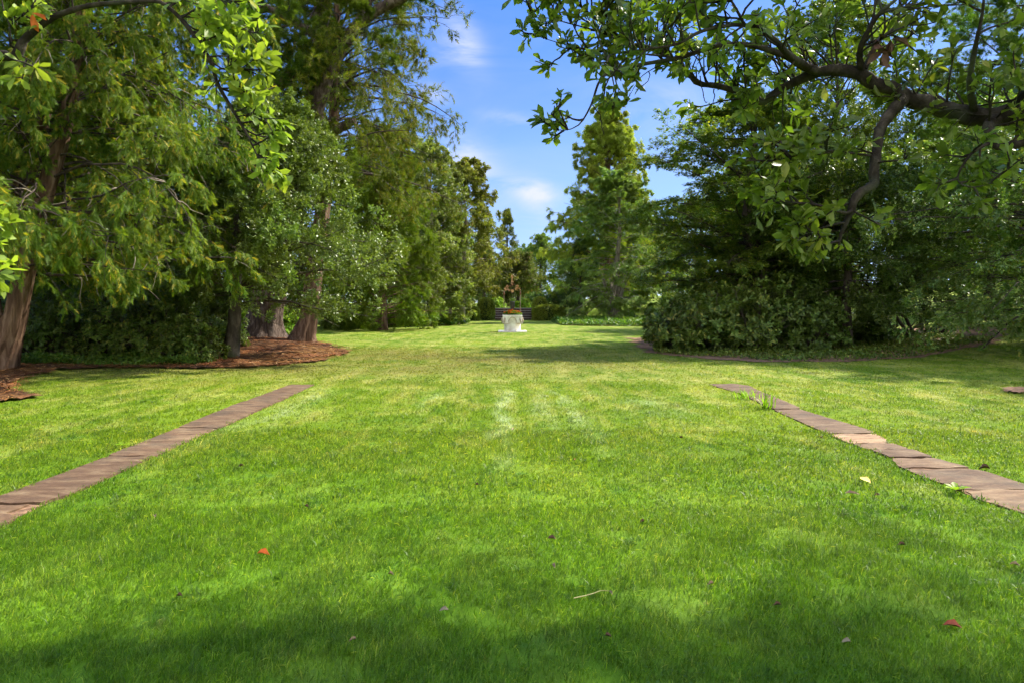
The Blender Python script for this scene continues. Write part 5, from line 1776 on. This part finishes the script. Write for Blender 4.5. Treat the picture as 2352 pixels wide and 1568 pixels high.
# rhododendrons at the corner of the right bed
shrub(5.6, 20.9, 1.75, 1.25, 'nearest rhododendron rounding the corner of the right bed at the lawn', n=46, leaf=.14)
shrub(6.7, 22.6, 2.5, 1.3, 'taller rhododendron right behind the corner rhododendron', n=50, leaf=.14)
shrub(7.6, 20.9, 2.2, 1.45, 'dark rhododendron second from the lawn corner of the right bed', n=48, leaf=.14)
shrub(8.3, 22.6, 3.2, 1.5, 'tall blue-green rhododendron with lit upper leaves under the layered boughs', n=56, leaf=.14)
shrub(9.1, 20.7, 1.8, 1.15, 'rhododendron left of the stout dark trunk', 'darkleaf', n=40, leaf=.13)
shrub(8.6, 27.4, 3.0, 1.9, 'broad rhododendron in the shade under the layered tree', 'rhodo', n=56, leaf=.15)
shrub(12.7, 23.4, 1.0, .7, 'small dark rhododendron right of the stout dark trunk', 'darkleaf', n=36, leaf=.12)

# shaded understorey on the left
shrub(-11.7, 17.6, 2.3, 1.3, 'dark shrub right behind the cedar trunk', 'darkleaf', n=48, leaf=.11, name='understorey_shrub')
shrub(-10.2, 17.9, 2.4, 1.3, 'tallest dark glossy shrub in the shade under the cedar', 'rhodo', n=50, leaf=.11, name='understorey_shrub')
shrub(-8.9, 17.6, 1.9, 1.15, 'dark glossy shrub in the middle of the cedar shade', 'rhodo', n=44, leaf=.11, name='understorey_shrub')
shrub(-7.95, 17.0, 1.15, .8, 'small low shrub at the right end of the cedar shade', 'rhodo', n=30, leaf=.10, name='understorey_shrub')
shrub(-10.6, 20.5, 3.0, 1.8, 'tall shaded shrub behind the understorey beside the old pine', 'darkleaf', n=56, leaf=.13, name='understorey_shrub')
shrub(-13.6, 19.6, 3.2, 2.0, 'broad shaded shrub at the left border behind the cedar', 'darkleaf', n=56, leaf=.14, name='understorey_shrub')
shrub(-8.5, 20.3, 1.5, .8, 'bright leafy shrub between the holly trunk and the cedar shade', 'dogwood', n=26, leaf=.09, name='understorey_shrub')
# sunlit shrubs seen between the trunks
shrub(-9.9, 31.5, 1.25, 1.1, 'bright yellow-green ferny shrub seen between the pine and the leaning trunk', 'bright', n=36, leaf=.13, name='sunlit_shrub')
shrub(-9.2, 38.0, 1.1, 1.0, 'sunlit pale shrub right of the leaning trunk', 'pale', n=30, leaf=.13, name='sunlit_shrub')
shrub(-8.0, 39.5, .95, .8, 'small bright conifer like shrub at the end of the sunlit border', 'bright', n=30, leaf=.12, name='sunlit_shrub')
shrub(-12.3, 33.5, 1.4, 1.3, 'sunlit green shrub seen left of the pine trunk', 'bright', n=36, leaf=.14, name='sunlit_shrub')
for x_, y_, h_, r_, mt, lb in ((-4.2, 66, 1.6, 1.5, 'darkleaf', 'dark shrub on the terrace left of the steps behind the tall clipped hedge'), (-.6, 67, .9, .9, 'bright', 'low bright green plant on the terrace left of the hanging bucket'),
                              (2.0, 66.5, .8, .8, 'bright', 'low bright green plant on the terrace right of the hanging bucket'), (3.6, 68, 1.7, 1.4, 'cover', 'rounded green shrub on the terrace behind the right hedge dome'),
                              (6.0, 67, 2.0, 1.7, 'rhodo', 'tall dark shrub on the terrace behind the low hedge block'), (10.5, 66, 2.2, 2.0, 'darkleaf', 'dark shrub on the terrace behind the broad grey trunk')):
    shrub(x_, y_, h_, r_, lb, mt, n=34, leaf=.17, name='terrace_shrub')
# shrubs at the foot of the left tree row
shrub(-5.6, 43.5, 1.5, 1.0, 'dark leafy shrub at the foot of the arborvitae', 'dogwood', n=36, leaf=.13, name='border_shrub')
shrub(-4.6, 46.3, 1.0, .8, 'low shrub at the foot of the grey-green tree', 'pale', n=30, leaf=.13, name='border_shrub')
shrub(-7.4, 41.8, 1.3, 1.1, 'low shaded shrub at the far end of the sunlit border', 'arbor', n=34, leaf=.13, name='border_shrub')


# background woodland: copies of two trees placed behind the near ones
wood_a = far_dec(-14.5, 36, 9.5, 4.2, 'background tree glimpsed through the boughs of the cedar and old pine', 'fardec', 'background trees behind the left border', .17, 80)
G_A = 'background trees behind the left border'
for (x, y, s, r) in ((-21, 33, 1.0, 1.0), (-19, 42, 1.15, 2.2), (-26, 40, 1.2, 3.0), (-14, 47, 1.1, 4.1), (-9.5, 52, 1.15, 5.0), (-30, 34, 1.1, .6), (-24, 26, .95, 1.9), (-11, 60, 1.2, 2.0), (-6.5, 60, 1.0, 3.5), (-21, 30, 1.75, 2.9), (-18.5, 34.5, 1.35, .7)):
    copy_tree(wood_a, gp(x, y), r, s, 'background tree glimpsed through the boughs of the cedar and old pine', G_A)
G_B = 'background trees behind the right border'
for (x, y, s, r) in ((20, 40, 1.0, 1.0), (17.5, 46, .9, 2.0), (27, 38, 1.15, 3.0), (25, 28, 1.0, 4.0), (18.0, 13.8, 1.05, 2.6), (31, 33, 1.2, .2), (37, 40, 1.3, 1.2), (33, 25, 1.1, 3.3), (14.0, 36.5, .85, 5.6), (11.3, 39.0, .75, 2.2), (31, 46, 1.3, .5), (24, 62, 1.3, 1.5)):  # one copy stands out of view at the right, added to shade the lawn
    copy_tree(wood_a, gp(x, y), r, s, 'tree behind the layered beech and the soft pine, or out of view to shade the lawn', G_B)


# ------------------------------------------------------------------ ground cover
def cover(name, poly, n, h, leaf, mat, label, cat='ground cover'):
    p = rand_in(poly, n)
    jx = .16 * np.sin(p[:, 1] * 2.3 + p[:, 0]); jy = .14 * np.sin(p[:, 0] * 2.9 - p[:, 1])
    P = np.column_stack([p[:, 0] - jx * .5, p[:, 1] - jy * .5, H(p[:, 0], p[:, 1]) + h * rng.uniform(.2, 1, n) * (.7 + .5 * np.sin(p[:, 0] * 1.9) * np.sin(p[:, 1] * 2.3))])
    g = Geo()
    ax, nm = leaf_dirs(np.tile(UP, (n, 1)) * .3, 1.0, .05, .75)
    place(g, T_leaf(.30, .08, .12), P, ax, nm, leaf * rng.uniform(.6, 1.2, n))
    o = g.build(name, M[mat])
    tag(o, label, cat, kind='stuff')


cover('ground_cover', COVER_L, 30000, .36, .17, 'cover', 'low green ground cover in front of the left row of trees')
cover('ground_cover', COVER_R, 36000, .36, .17, 'cover', 'low green ground cover round the feathery tree on the right')
cover('ground_cover', [(-11.4, 15.6), (-9.4, 15.7), (-7.4, 16.1), (-7.2, 17.0), (-8.5, 17.6), (-12, 17.4)], 9000, .26, .085, 'cover', 'bright low ivy at the foot of the shaded shrubs on the left')
cover('ground_cover', [(4.6, 19.9), (7.2, 17.55), (9.6, 17.8), (12.3, 18.8), (15.0, 20.8), (15, 26), (7, 27), (4.8, 22)], 26000, .20, .085, 'rhodo', 'sparse dark weedy ground cover in the right bed')


# ------------------------------------------------------------------ magnolias close to the camera
def whorls(gl, tips, dirs, n, size, up=.45):
    m = len(tips)
    k = rng.integers(max(3, n - 3), n + 2, m)
    idx = np.repeat(np.arange(m), k)
    pos = tips[idx] + rng.normal(0, .012, (len(idx), 3)) - dirs[idx] * rng.uniform(0, .07, (len(idx), 1))
    tan = dirs[idx]
    sd = unit(np.cross(tan, rng.normal(0, 1, tan.shape)))
    ax = unit(sd * rng.uniform(.5, 1.0, (len(idx), 1)) + tan * rng.uniform(.25, 1.0, (len(idx), 1)) + np.array([0, 0, -.10]))
    nm = unit(tan * .7 + UP * up + rng.normal(0, .35, tan.shape))
    rr = rng.random(len(idx))
    for vt, (w, fo, dr) in enumerate(((.20, .07, .10), (.23, .10, .22), (.18, .03, .0))):
        s = (np.arange(len(idx)) % 3) == vt
        place(gl, T_bigleaf(w, fo, dr), pos[s], ax[s], nm[s], size * rng.uniform(.6, 1.15, s.sum()), rr[s])


def twigs_on(gb, gl, line, r_line, per_m, Lr, size, n_leaf, up=.5, t0=.0, t1=1.0, out=None, sub=2):
    seg = np.linalg.norm(np.diff(line, axis=0), axis=1).sum()
    n = max(1, int(per_m * seg))
    pos, tan, par, t = along(line[None], n, t0, t1)
    sd = unit(np.cross(tan, rng.normal(0, 1, tan.shape)))
    d = sd * .9 + tan * .5 + UP * up
    if out is not None:
        d = d + np.asarray(out)
    L = rng.uniform(Lr[0], Lr[1], n)
    P = grow(pos, d, L, 6, -.15, .16)
    tubes(gb, P, taper_r(n, 7, .008, .0035), 5)
    tips = [P[:, -1]]; dirs = [unit(P[:, -1] - P[:, -2])]
    if sub:
        s, dd, l, par = shoots(P, L, sub, .3, .9, (30, 65), .5, .2, 0)
        P2 = grow(s, dd, l, 4, -.2, .14)
        tubes(gb, P2, taper_r(len(P2), 5, .005, .003), 4)
        tips.append(P2[:, -1]); dirs.append(unit(P2[:, -1] - P2[:, -2]))
    whorls(gl, np.concatenate(tips), np.concatenate(dirs), n_leaf, size)


def limb(gt, pts, m=40, sides=10, knob=.06):
    """pts rows: photo x, photo y, metres ahead, radius."""
    P = np.array([list(at(x, y, Y)) + [r] for x, y, Y, r in pts])
    Q = smooth_line(P, m)
    tubes(gt, Q[:, :3], np.maximum(Q[:, 3], .002) * (1 + knob * np.sin(np.arange(m) * 1.7) + rng.normal(0, knob * .5, m)), sides, cap=True)
    return Q[:, :3], Q[:, 3]


def right_magnolia():
    K = .82
    b = gp(4.85, 3.55)
    root = empty('magnolia_tree', b, 'magnolia whose crooked dark bough arches across the upper right sky', 'tree')
    gt = Geo(); gb = Geo(); gl = Geo(); gd = Geo()
    fork = b + np.array([-.08, .3, 2.35])
    trunk_tube(gt, [b - (0, 0, .15), b + (0, .05, .8), b + (-.05, .15, 1.7), fork, b + (.05, .45, 3.3), b + (.3, .55, 4.6)], [.17, .135, .125, .125, .09, .03], 20, 5, .06, flare=.3, m=30)
    f_px = (fork[0] * F / fork[1] + CX, CY - (fork[2] - CAM_H) * F / fork[1])
    main = [(f_px[0], f_px[1], fork[1], .10), (2440, 215, 5.0, .085), (2352, 252, 5.1, .080), (2297, 268, 5.2, .074), (2240, 268, 5.25, .068), (2176, 255, 5.3, .070), (2140, 238, 5.35, .066), (2090, 231, 5.4, .060), (2055, 204, 5.45, .054), (2007, 193, 5.5, .050),
            (1979, 173, 5.5, .052), (1935, 162, 5.55, .048), (1883, 165, 5.6, .044), (1841, 182, 5.7, .038), (1796, 204, 5.8, .034), (1745, 237, 5.9, .030), (1696, 213, 5.9, .026), (1645, 197, 5.9, .024), (1604, 193, 5.9, .022),
            (1582, 169, 5.9, .021), (1541, 134, 5.9, .019), (1490, 110, 5.9, .019), (1438, 100, 5.85, .017), (1404, 69, 5.8, .013), (1352, 31, 5.7, .010), (1317, 0, 5.6, .007), (1270, -40, 5.5, .003)]
    A = [(1883, 165, 5.6, .036), (1849, 155, 5.55, .032), (1814, 134, 5.5, .026), (1762, 114, 5.45, .022), (1711, 103, 5.4, .019), (1662, 103, 5.4, .018), (1610, 117, 5.4, .017), (1558, 134, 5.4, .016), (1472, 149, 5.4, .015), (1404, 165, 5.4, .012),
         (1376, 189, 5.4, .009), (1358, 241, 5.4, .007), (1331, 286, 5.4, .005), (1297, 300, 5.4, .003), (1262, 296, 5.4, .002)]
    B = [(1862, 158, 5.6, .034), (1815, 130, 5.3, .026), (1780, 93, 5.2, .020), (1738, 62, 5.15, .017), (1711, 59, 5.1, .015), (1676, 59, 5.1, .013), (1610, 73, 5.1, .012), (1560, 100, 5.1, .010), (1500, 112, 5.1, .008), (1420, 122, 5.1, .006), (1370, 140, 5.1, .003)]
    Cc = [(2072, 228, 5.4, .042), (2066, 238, 5.35, .042), (2042, 266, 5.3, .038), (2021, 300, 5.25, .034), (2014, 345, 5.2, .032), (2007, 397, 5.15, .031), (2007, 424, 5.1, .030), (1979, 441, 5.1, .030), (1962, 460, 5.1, .028), (1956, 482, 5.1, .023), (1944, 510, 5.1, .017),
          (1931, 540, 5.1, .011), (1926, 572, 5.1, .005)]
    D = [(2297, 268, 5.2, .045), (2270, 290, 5.1, .035), (2285, 322, 5.0, .030), (2300, 338, 4.95, .028), (2352, 328, 4.9, .024), (2420, 300, 4.85, .014)]
    E = [(1979, 173, 5.5, .030), (1975, 120, 5.4, .022), (1992, 76, 5.3, .018), (2021, 31, 5.2, .014), (2066, -10, 5.1, .010), (2100, -80, 5.0, .004)]
    E2 = [(1985, 160, 5.5, .022), (2020, 95, 5.6, .015), (2060, 55, 5.7, .011), (2066, 0, 5.7, .007), (2060, -60, 5.7, .003)]
    C1 = [(2012, 360, 5.2, .010), (1950, 352, 5.1, .008), (1890, 347, 5.0, .006), (1830, 358, 4.95, .004), (1770, 372, 4.9, .002)]
    C2 = [(1962, 475, 5.1, .014), (1942, 490, 5.05, .011), (1876, 471, 5.0, .009), (1805, 464, 4.95, .006), (1760, 455, 4.9, .003)]
    C3 = [(1940, 512, 5.1, .009), (1900, 520, 5.0, .006), (1850, 540, 4.95, .004), (1820, 565, 4.9, .002)]
    B2 = [(1541, 134, 5.9, .012), (1520, 90, 5.7, .009), (1535, 45, 5.6, .007), (1545, 0, 5.5, .005), (1560, -60, 5.4, .003)]
    B3 = [(1711, 59, 5.1, .012), (1690, 20, 5.0, .009), (1660, -30, 5.0, .006), (1630, -80, 5.0, .003)]
    A2 = [(1438, 100, 5.85, .010), (1380, 75, 5.7, .007), (1310, 55, 5.6, .005), (1250, 40, 5.5, .003), (1215, 30, 5.5, .002)]
    A3 = [(1558, 134, 5.4, .009), (1480, 125, 5.5, .007), (1400, 120, 5.6, .006), (1330, 110, 5.6, .004), (1270, 95, 5.6, .003), (1225, 80, 5.6, .002)]
    A4 = [(1404, 165, 5.4, .006), (1412, 205, 5.4, .004), (1420, 235, 5.4, .002)]
    U1 = [(2240, 268, 5.25, .030), (2228, 190, 5.0, .020), (2240, 110, 4.8, .015), (2255, 40, 4.7, .010), (2262, -30, 4.6, .006)]
    D2 = [(2285, 322, 5.0, .014), (2230, 355, 4.9, .009), (2200, 410, 4.9, .006), (2230, 430, 4.85, .004), (2290, 420, 4.8, .003)]
    UU = [(f_px[0], f_px[1], fork[1], .08), (2380, 60, 4.7, .06), (2250, -120, 4.6, .05), (2100, -300, 4.6, .035), (1900, -420, 4.7, .02), (1700, -500, 4.8, .008)]
    UV = [(f_px[0], f_px[1], fork[1], .08), (2500, -100, 4.2, .05), (2400, -350, 3.9, .04), (2200, -560, 3.7, .025), (1950, -700, 3.6, .008)]
    def shade_limb(tip, mid, per=8):  # unseen limbs above the view, added to shade the foreground lawn
        q = smooth_line(np.array([list(fork) + [.065], list(mid) + [.04], list(tip) + [.008]]), 34)
        tubes(gt, q[:, :3], q[:, 3], 8)
        twigs_on(gb, gl, q[:, :3], q[:, 3], per, (.3, .9), .13, 6, .3, .3, 1.0)
    for tip, mid, per in (((7.6, 5.6, 5.6), (5.8, 4.8, 5.0), 8), ((6.8, 6.6, 6.0), (5.2, 5.2, 5.2), 8), ((8.4, 6.0, 5.0), (6.2, 5.0, 4.6), 8), ((6.0, 5.6, 6.6), (4.9, 4.8, 5.6), 8), ((7.2, 4.6, 6.4), (5.6, 4.4, 5.4), 8),
                          ((3.0, 5.6, 6.2), (3.7, 4.8, 5.4), 5), ((1.6, 5.2, 6.0), (3.0, 4.6, 5.4), 5), ((.4, 5.4, 5.8), (2.6, 4.8, 5.2), 5), ((4.4, 6.4, 6.2), (4.4, 5.2, 5.4), 6), ((5.0, 2.6, 5.6), (4.6, 3.2, 4.8), 6), ((5.6, 7.2, 5.8), (4.9, 5.6, 5.2), 7), ((7.4, 7.6, 6.2), (5.6, 5.6, 5.4), 7), ((8.6, 7.4, 5.4), (6.2, 5.6, 4.9), 7), ((6.6, 7.8, 5.4), (5.4, 5.8, 5.0), 6), ((3.6, 7.0, 6.0), (4.0, 5.4, 5.4), 4), ((2.0, 6.4, 6.2), (3.2, 5.0, 5.6), 4), ((0.8, 6.8, 6.0), (2.8, 5.2, 5.4), 4), ((1.4, 7.4, 6.4), (3.2, 5.6, 5.6), 4), ((3.2, 7.8, 6.4), (4.0, 5.8, 5.6), 4), ((-.4, 6.2, 6.2), (2.4, 5.2, 5.6), 4), ((4.6, 8.0, 6.0), (4.8, 6.0, 5.4), 7)):
        shade_limb(tip, mid, per * .72)
    spec = {  # per_m, twig length, up, leaves
        'main': (main, 8.5, (.22, .55), .75, 7, .52), 'A': (A, 5.0, (.12, .30), .45, 6, .22), 'B': (B, 9.0, (.2, .45), .5, 7, .15), 'C': (Cc, 3.0, (.2, .45), .2, 7, .30), 'D': (D, 9, (.2, .5), .3, 7, .1),
        'E': (E, 11, (.25, .55), .3, 7, .15), 'E2': (E2, 11, (.25, .5), .3, 7, .2), 'C1': (C1, 12, (.12, .34), .35, 7, .3), 'C2': (C2, 13, (.12, .34), .2, 7, .2), 'C3': (C3, 12, (.10, .26), -.1, 7, .3), 'B2': (B2, 11, (.2, .45), .3, 7, .1), 'B3': (B3, 11, (.2, .45), .3, 7, .1),
        'A2': (A2, 10, (.14, .34), .3, 6, .1), 'A3': (A3, 10, (.14, .36), .15, 6, .1), 'A4': (A4, 9, (.10, .2), -.2, 5, .2), 'D2': (D2, 9, (.12, .3), .2, 7, .2), 'U1': (U1, 2.0, (.12, .25), .0, 5, .5)}
    for key, (pts, per, Lr, up, nl, t0) in spec.items():
        if pts[0][2] != fork[1]:
            pts = [(x, y, Y * K, r_ * K * (1.15 if key == 'C' else 1.08)) for x, y, Y, r_ in pts]
        else:
            pts = [pts[0]] + [(x, y, Y * K, r_ * K * 1.05) for x, y, Y, r_ in pts[1:]]
        Lr = (Lr[0] * K, Lr[1] * K)
        line, r = limb(gt, pts, 90 if key == 'main' else 44, 12 if key in ('main', 'C', 'D') else 8)
        if key == 'main':
            # dense foliage above the outer limb, sparser on the thick part
            twigs_on(gb, gl, line, r, 6.0, (.2, .42), .096, 7, .9, .12, .5)
        twigs_on(gb, gl, line, r, per * 1.35 / K, Lr, .096, nl, up, t0, 1.0)
        whorls(gl, line[-1:], unit(line[-1:] - line[-3:-2]), 6, .09)
    # a few withered brown leaves hanging from the bough, and thin bare hanging twigs
    for (x, y) in ((2012, 90), (2030, 118), (2046, 92)):
        p = at(x, y, 5.3 * K)[None]
        place(gd, T_bigleaf(.2, .25, .3), np.repeat(p, 4, 0), rng.normal(0, .4, (4, 3)) + np.array([0, 0, -1.0]), rng.normal(0, 1, (4, 3)), .12)
    p0 = np.array([at(x, y, 5.6 * K) for x, y in ((1608, 175), (1520, 150), (1490, 165), (1640, 205), (1700, 225), (1360, 240), (1780, 220))])
    Pt = grow(p0, np.tile(np.array([0.1, 0, -1.0]), (len(p0), 1)) + rng.normal(0, .25, (len(p0), 3)), rng.uniform(.16, .35, len(p0)), 8, .2, .25)
    tubes(gb, Pt, taper_r(len(Pt), 9, .004, .0022), 4)
    gt.build('trunk', M['bark_magnolia'], root); gb.build('branches', M['bark_magnolia'], root); gl.build('crown', M['magnolia'], root)
    gd.build('withered_leaves', M['leaf_brown'], root)


right_magnolia()


def left_magnolia():
    b = gp(-4.95, 4.7)
    root = empty('magnolia_tree', b, 'pale leaved magnolia whose thin bough arches in from the upper left', 'tree')
    gt = Geo(); gb = Geo(); gl = Geo(); gy = Geo()
    fork = b + np.array([.1, 0, 2.9])
    trunk_tube(gt, [b - (0, 0, .15), b + (-.05, 0, 1.0), b + (0, 0, 2.0), fork, b + (-.1, .2, 4.2), b + (-.2, .3, 5.6)], [.15, .12, .11, .10, .07, .03], 18, 5, .06, flare=.3, m=26)
    f_px = (fork[0] * F / fork[1] + CX, CY - (fork[2] - CAM_H) * F / fork[1])
    main = [(f_px[0], f_px[1], fork[1], .06), (-120, 150, 4.75, .042), (0, 128, 4.8, .036), (32, 135, 4.8, .034), (46, 112, 4.8, .034), (58, 90, 4.8, .028), (98, 56, 4.8, .025), (130, 37, 4.8, .022), (190, 17, 4.8, .018), (241, 9, 4.8, .016), (310, 5, 4.8, .015), (362, 4, 4.8, .014),
            (386, 17, 4.8, .014), (417, 45, 4.8, .016), (445, 83, 4.8, .015), (483, 141, 4.8, .014), (500, 193, 4.8, .013), (538, 259, 4.8, .011), (566, 307, 4.8, .008), (586, 348, 4.8, .005), (596, 372, 4.8, .002)]
    gm = Geo()
    line, r = limb(gm, main, 90, 10, .05)
    twigs_on(gm, gl, line, r, 7, (.14, .30), .125, 6, .2, .66, 1.0, out=(.9, 0, .2))
    twigs_on(gm, gl, line, r, 1.2, (.10, .25), .12, 5, .6, .2, .6)
    whorls(gl, line[-1:], unit(line[-1:] - line[-3:-2]), 7, .12)
    gm.build('bough', M['bark_magnolia'], root)
    for pts in ([(483, 141, 4.8, .006), (515, 160, 4.8, .005), (550, 160, 4.75, .004), (590, 132, 4.7, .002)],
                [(505, 203, 4.8, .006), (535, 210, 4.8, .005), (566, 207, 4.75, .003), (600, 225, 4.7, .002)],
                [(545, 268, 4.8, .005), (570, 265, 4.8, .004), (605, 258, 4.75, .002)],
                [(386, 17, 4.8, .008), (440, -10, 4.9, .007), (500, -5, 4.9, .006), (545, 40, 4.9, .005), (580, 85, 4.9, .004), (612, 120, 4.9, .002)],
                [(500, -5, 4.9, .005), (550, 5, 4.85, .004), (575, -10, 4.8, .002)],
                [(46, 112, 4.8, .009), (24, 104, 4.75, .007), (22, 60, 4.7, .006), (8, 20, 4.7, .005), (0, -30, 4.7, .003)],
                [(22, 60, 4.7, .006), (60, 30, 4.65, .004), (95, 5, 4.6, .003)],
                [(40, 125, 4.8, .006), (70, 140, 4.75, .004), (80, 160, 4.7, .002)],
                [(-120, 150, 4.75, .02), (-160, 350, 4.6, .014), (-110, 480, 4.5, .010), (-50, 505, 4.5, .006), (0, 500, 4.5, .003)],
                [(-160, 350, 4.6, .014), (-150, 560, 4.45, .010), (-80, 620, 4.4, .006), (0, 630, 4.4, .003)],
                [(-150, 560, 4.45, .008), (-80, 580, 4.4, .006), (-20, 585, 4.4, .003)],
                [(f_px[0], f_px[1], fork[1], .05), (-250, -50, 4.7, .04), (-100, -250, 4.7, .03), (100, -380, 4.8, .015), (300, -430, 4.8, .006)]):
        gm = Geo()
        ln, rr = limb(gm, pts, 26, 7, .03)
        low = pts[-1][1] > 450
        twigs_on(gm, gl, ln, rr, 11 if not low else 9, (.07, .20), .12, 6, .25, .3 if not low else .55, 1.0, sub=1)
        gm.build('bough', M['bark_magnolia'], root)
        whorls(gl, ln[-1:], unit(ln[-1:] - ln[-3:-2]), 8, .125)
    p = at(72, 30, 4.6)[None]
    place(gy, T_bigleaf(.2, .1, .15), np.repeat(p, 2, 0), np.array([[.3, 0, -1.0], [.8, -.2, -.3]]), np.array([[0, -1.0, .2], [0, -.6, 1.0]]), .13)
    gt.build('trunk', M['bark_magnolia'], root); gl.build('crown', M['magnolia_left'], root)
    gy.build('yellowed_leaves', M['leaf_orange'], root)


left_magnolia()
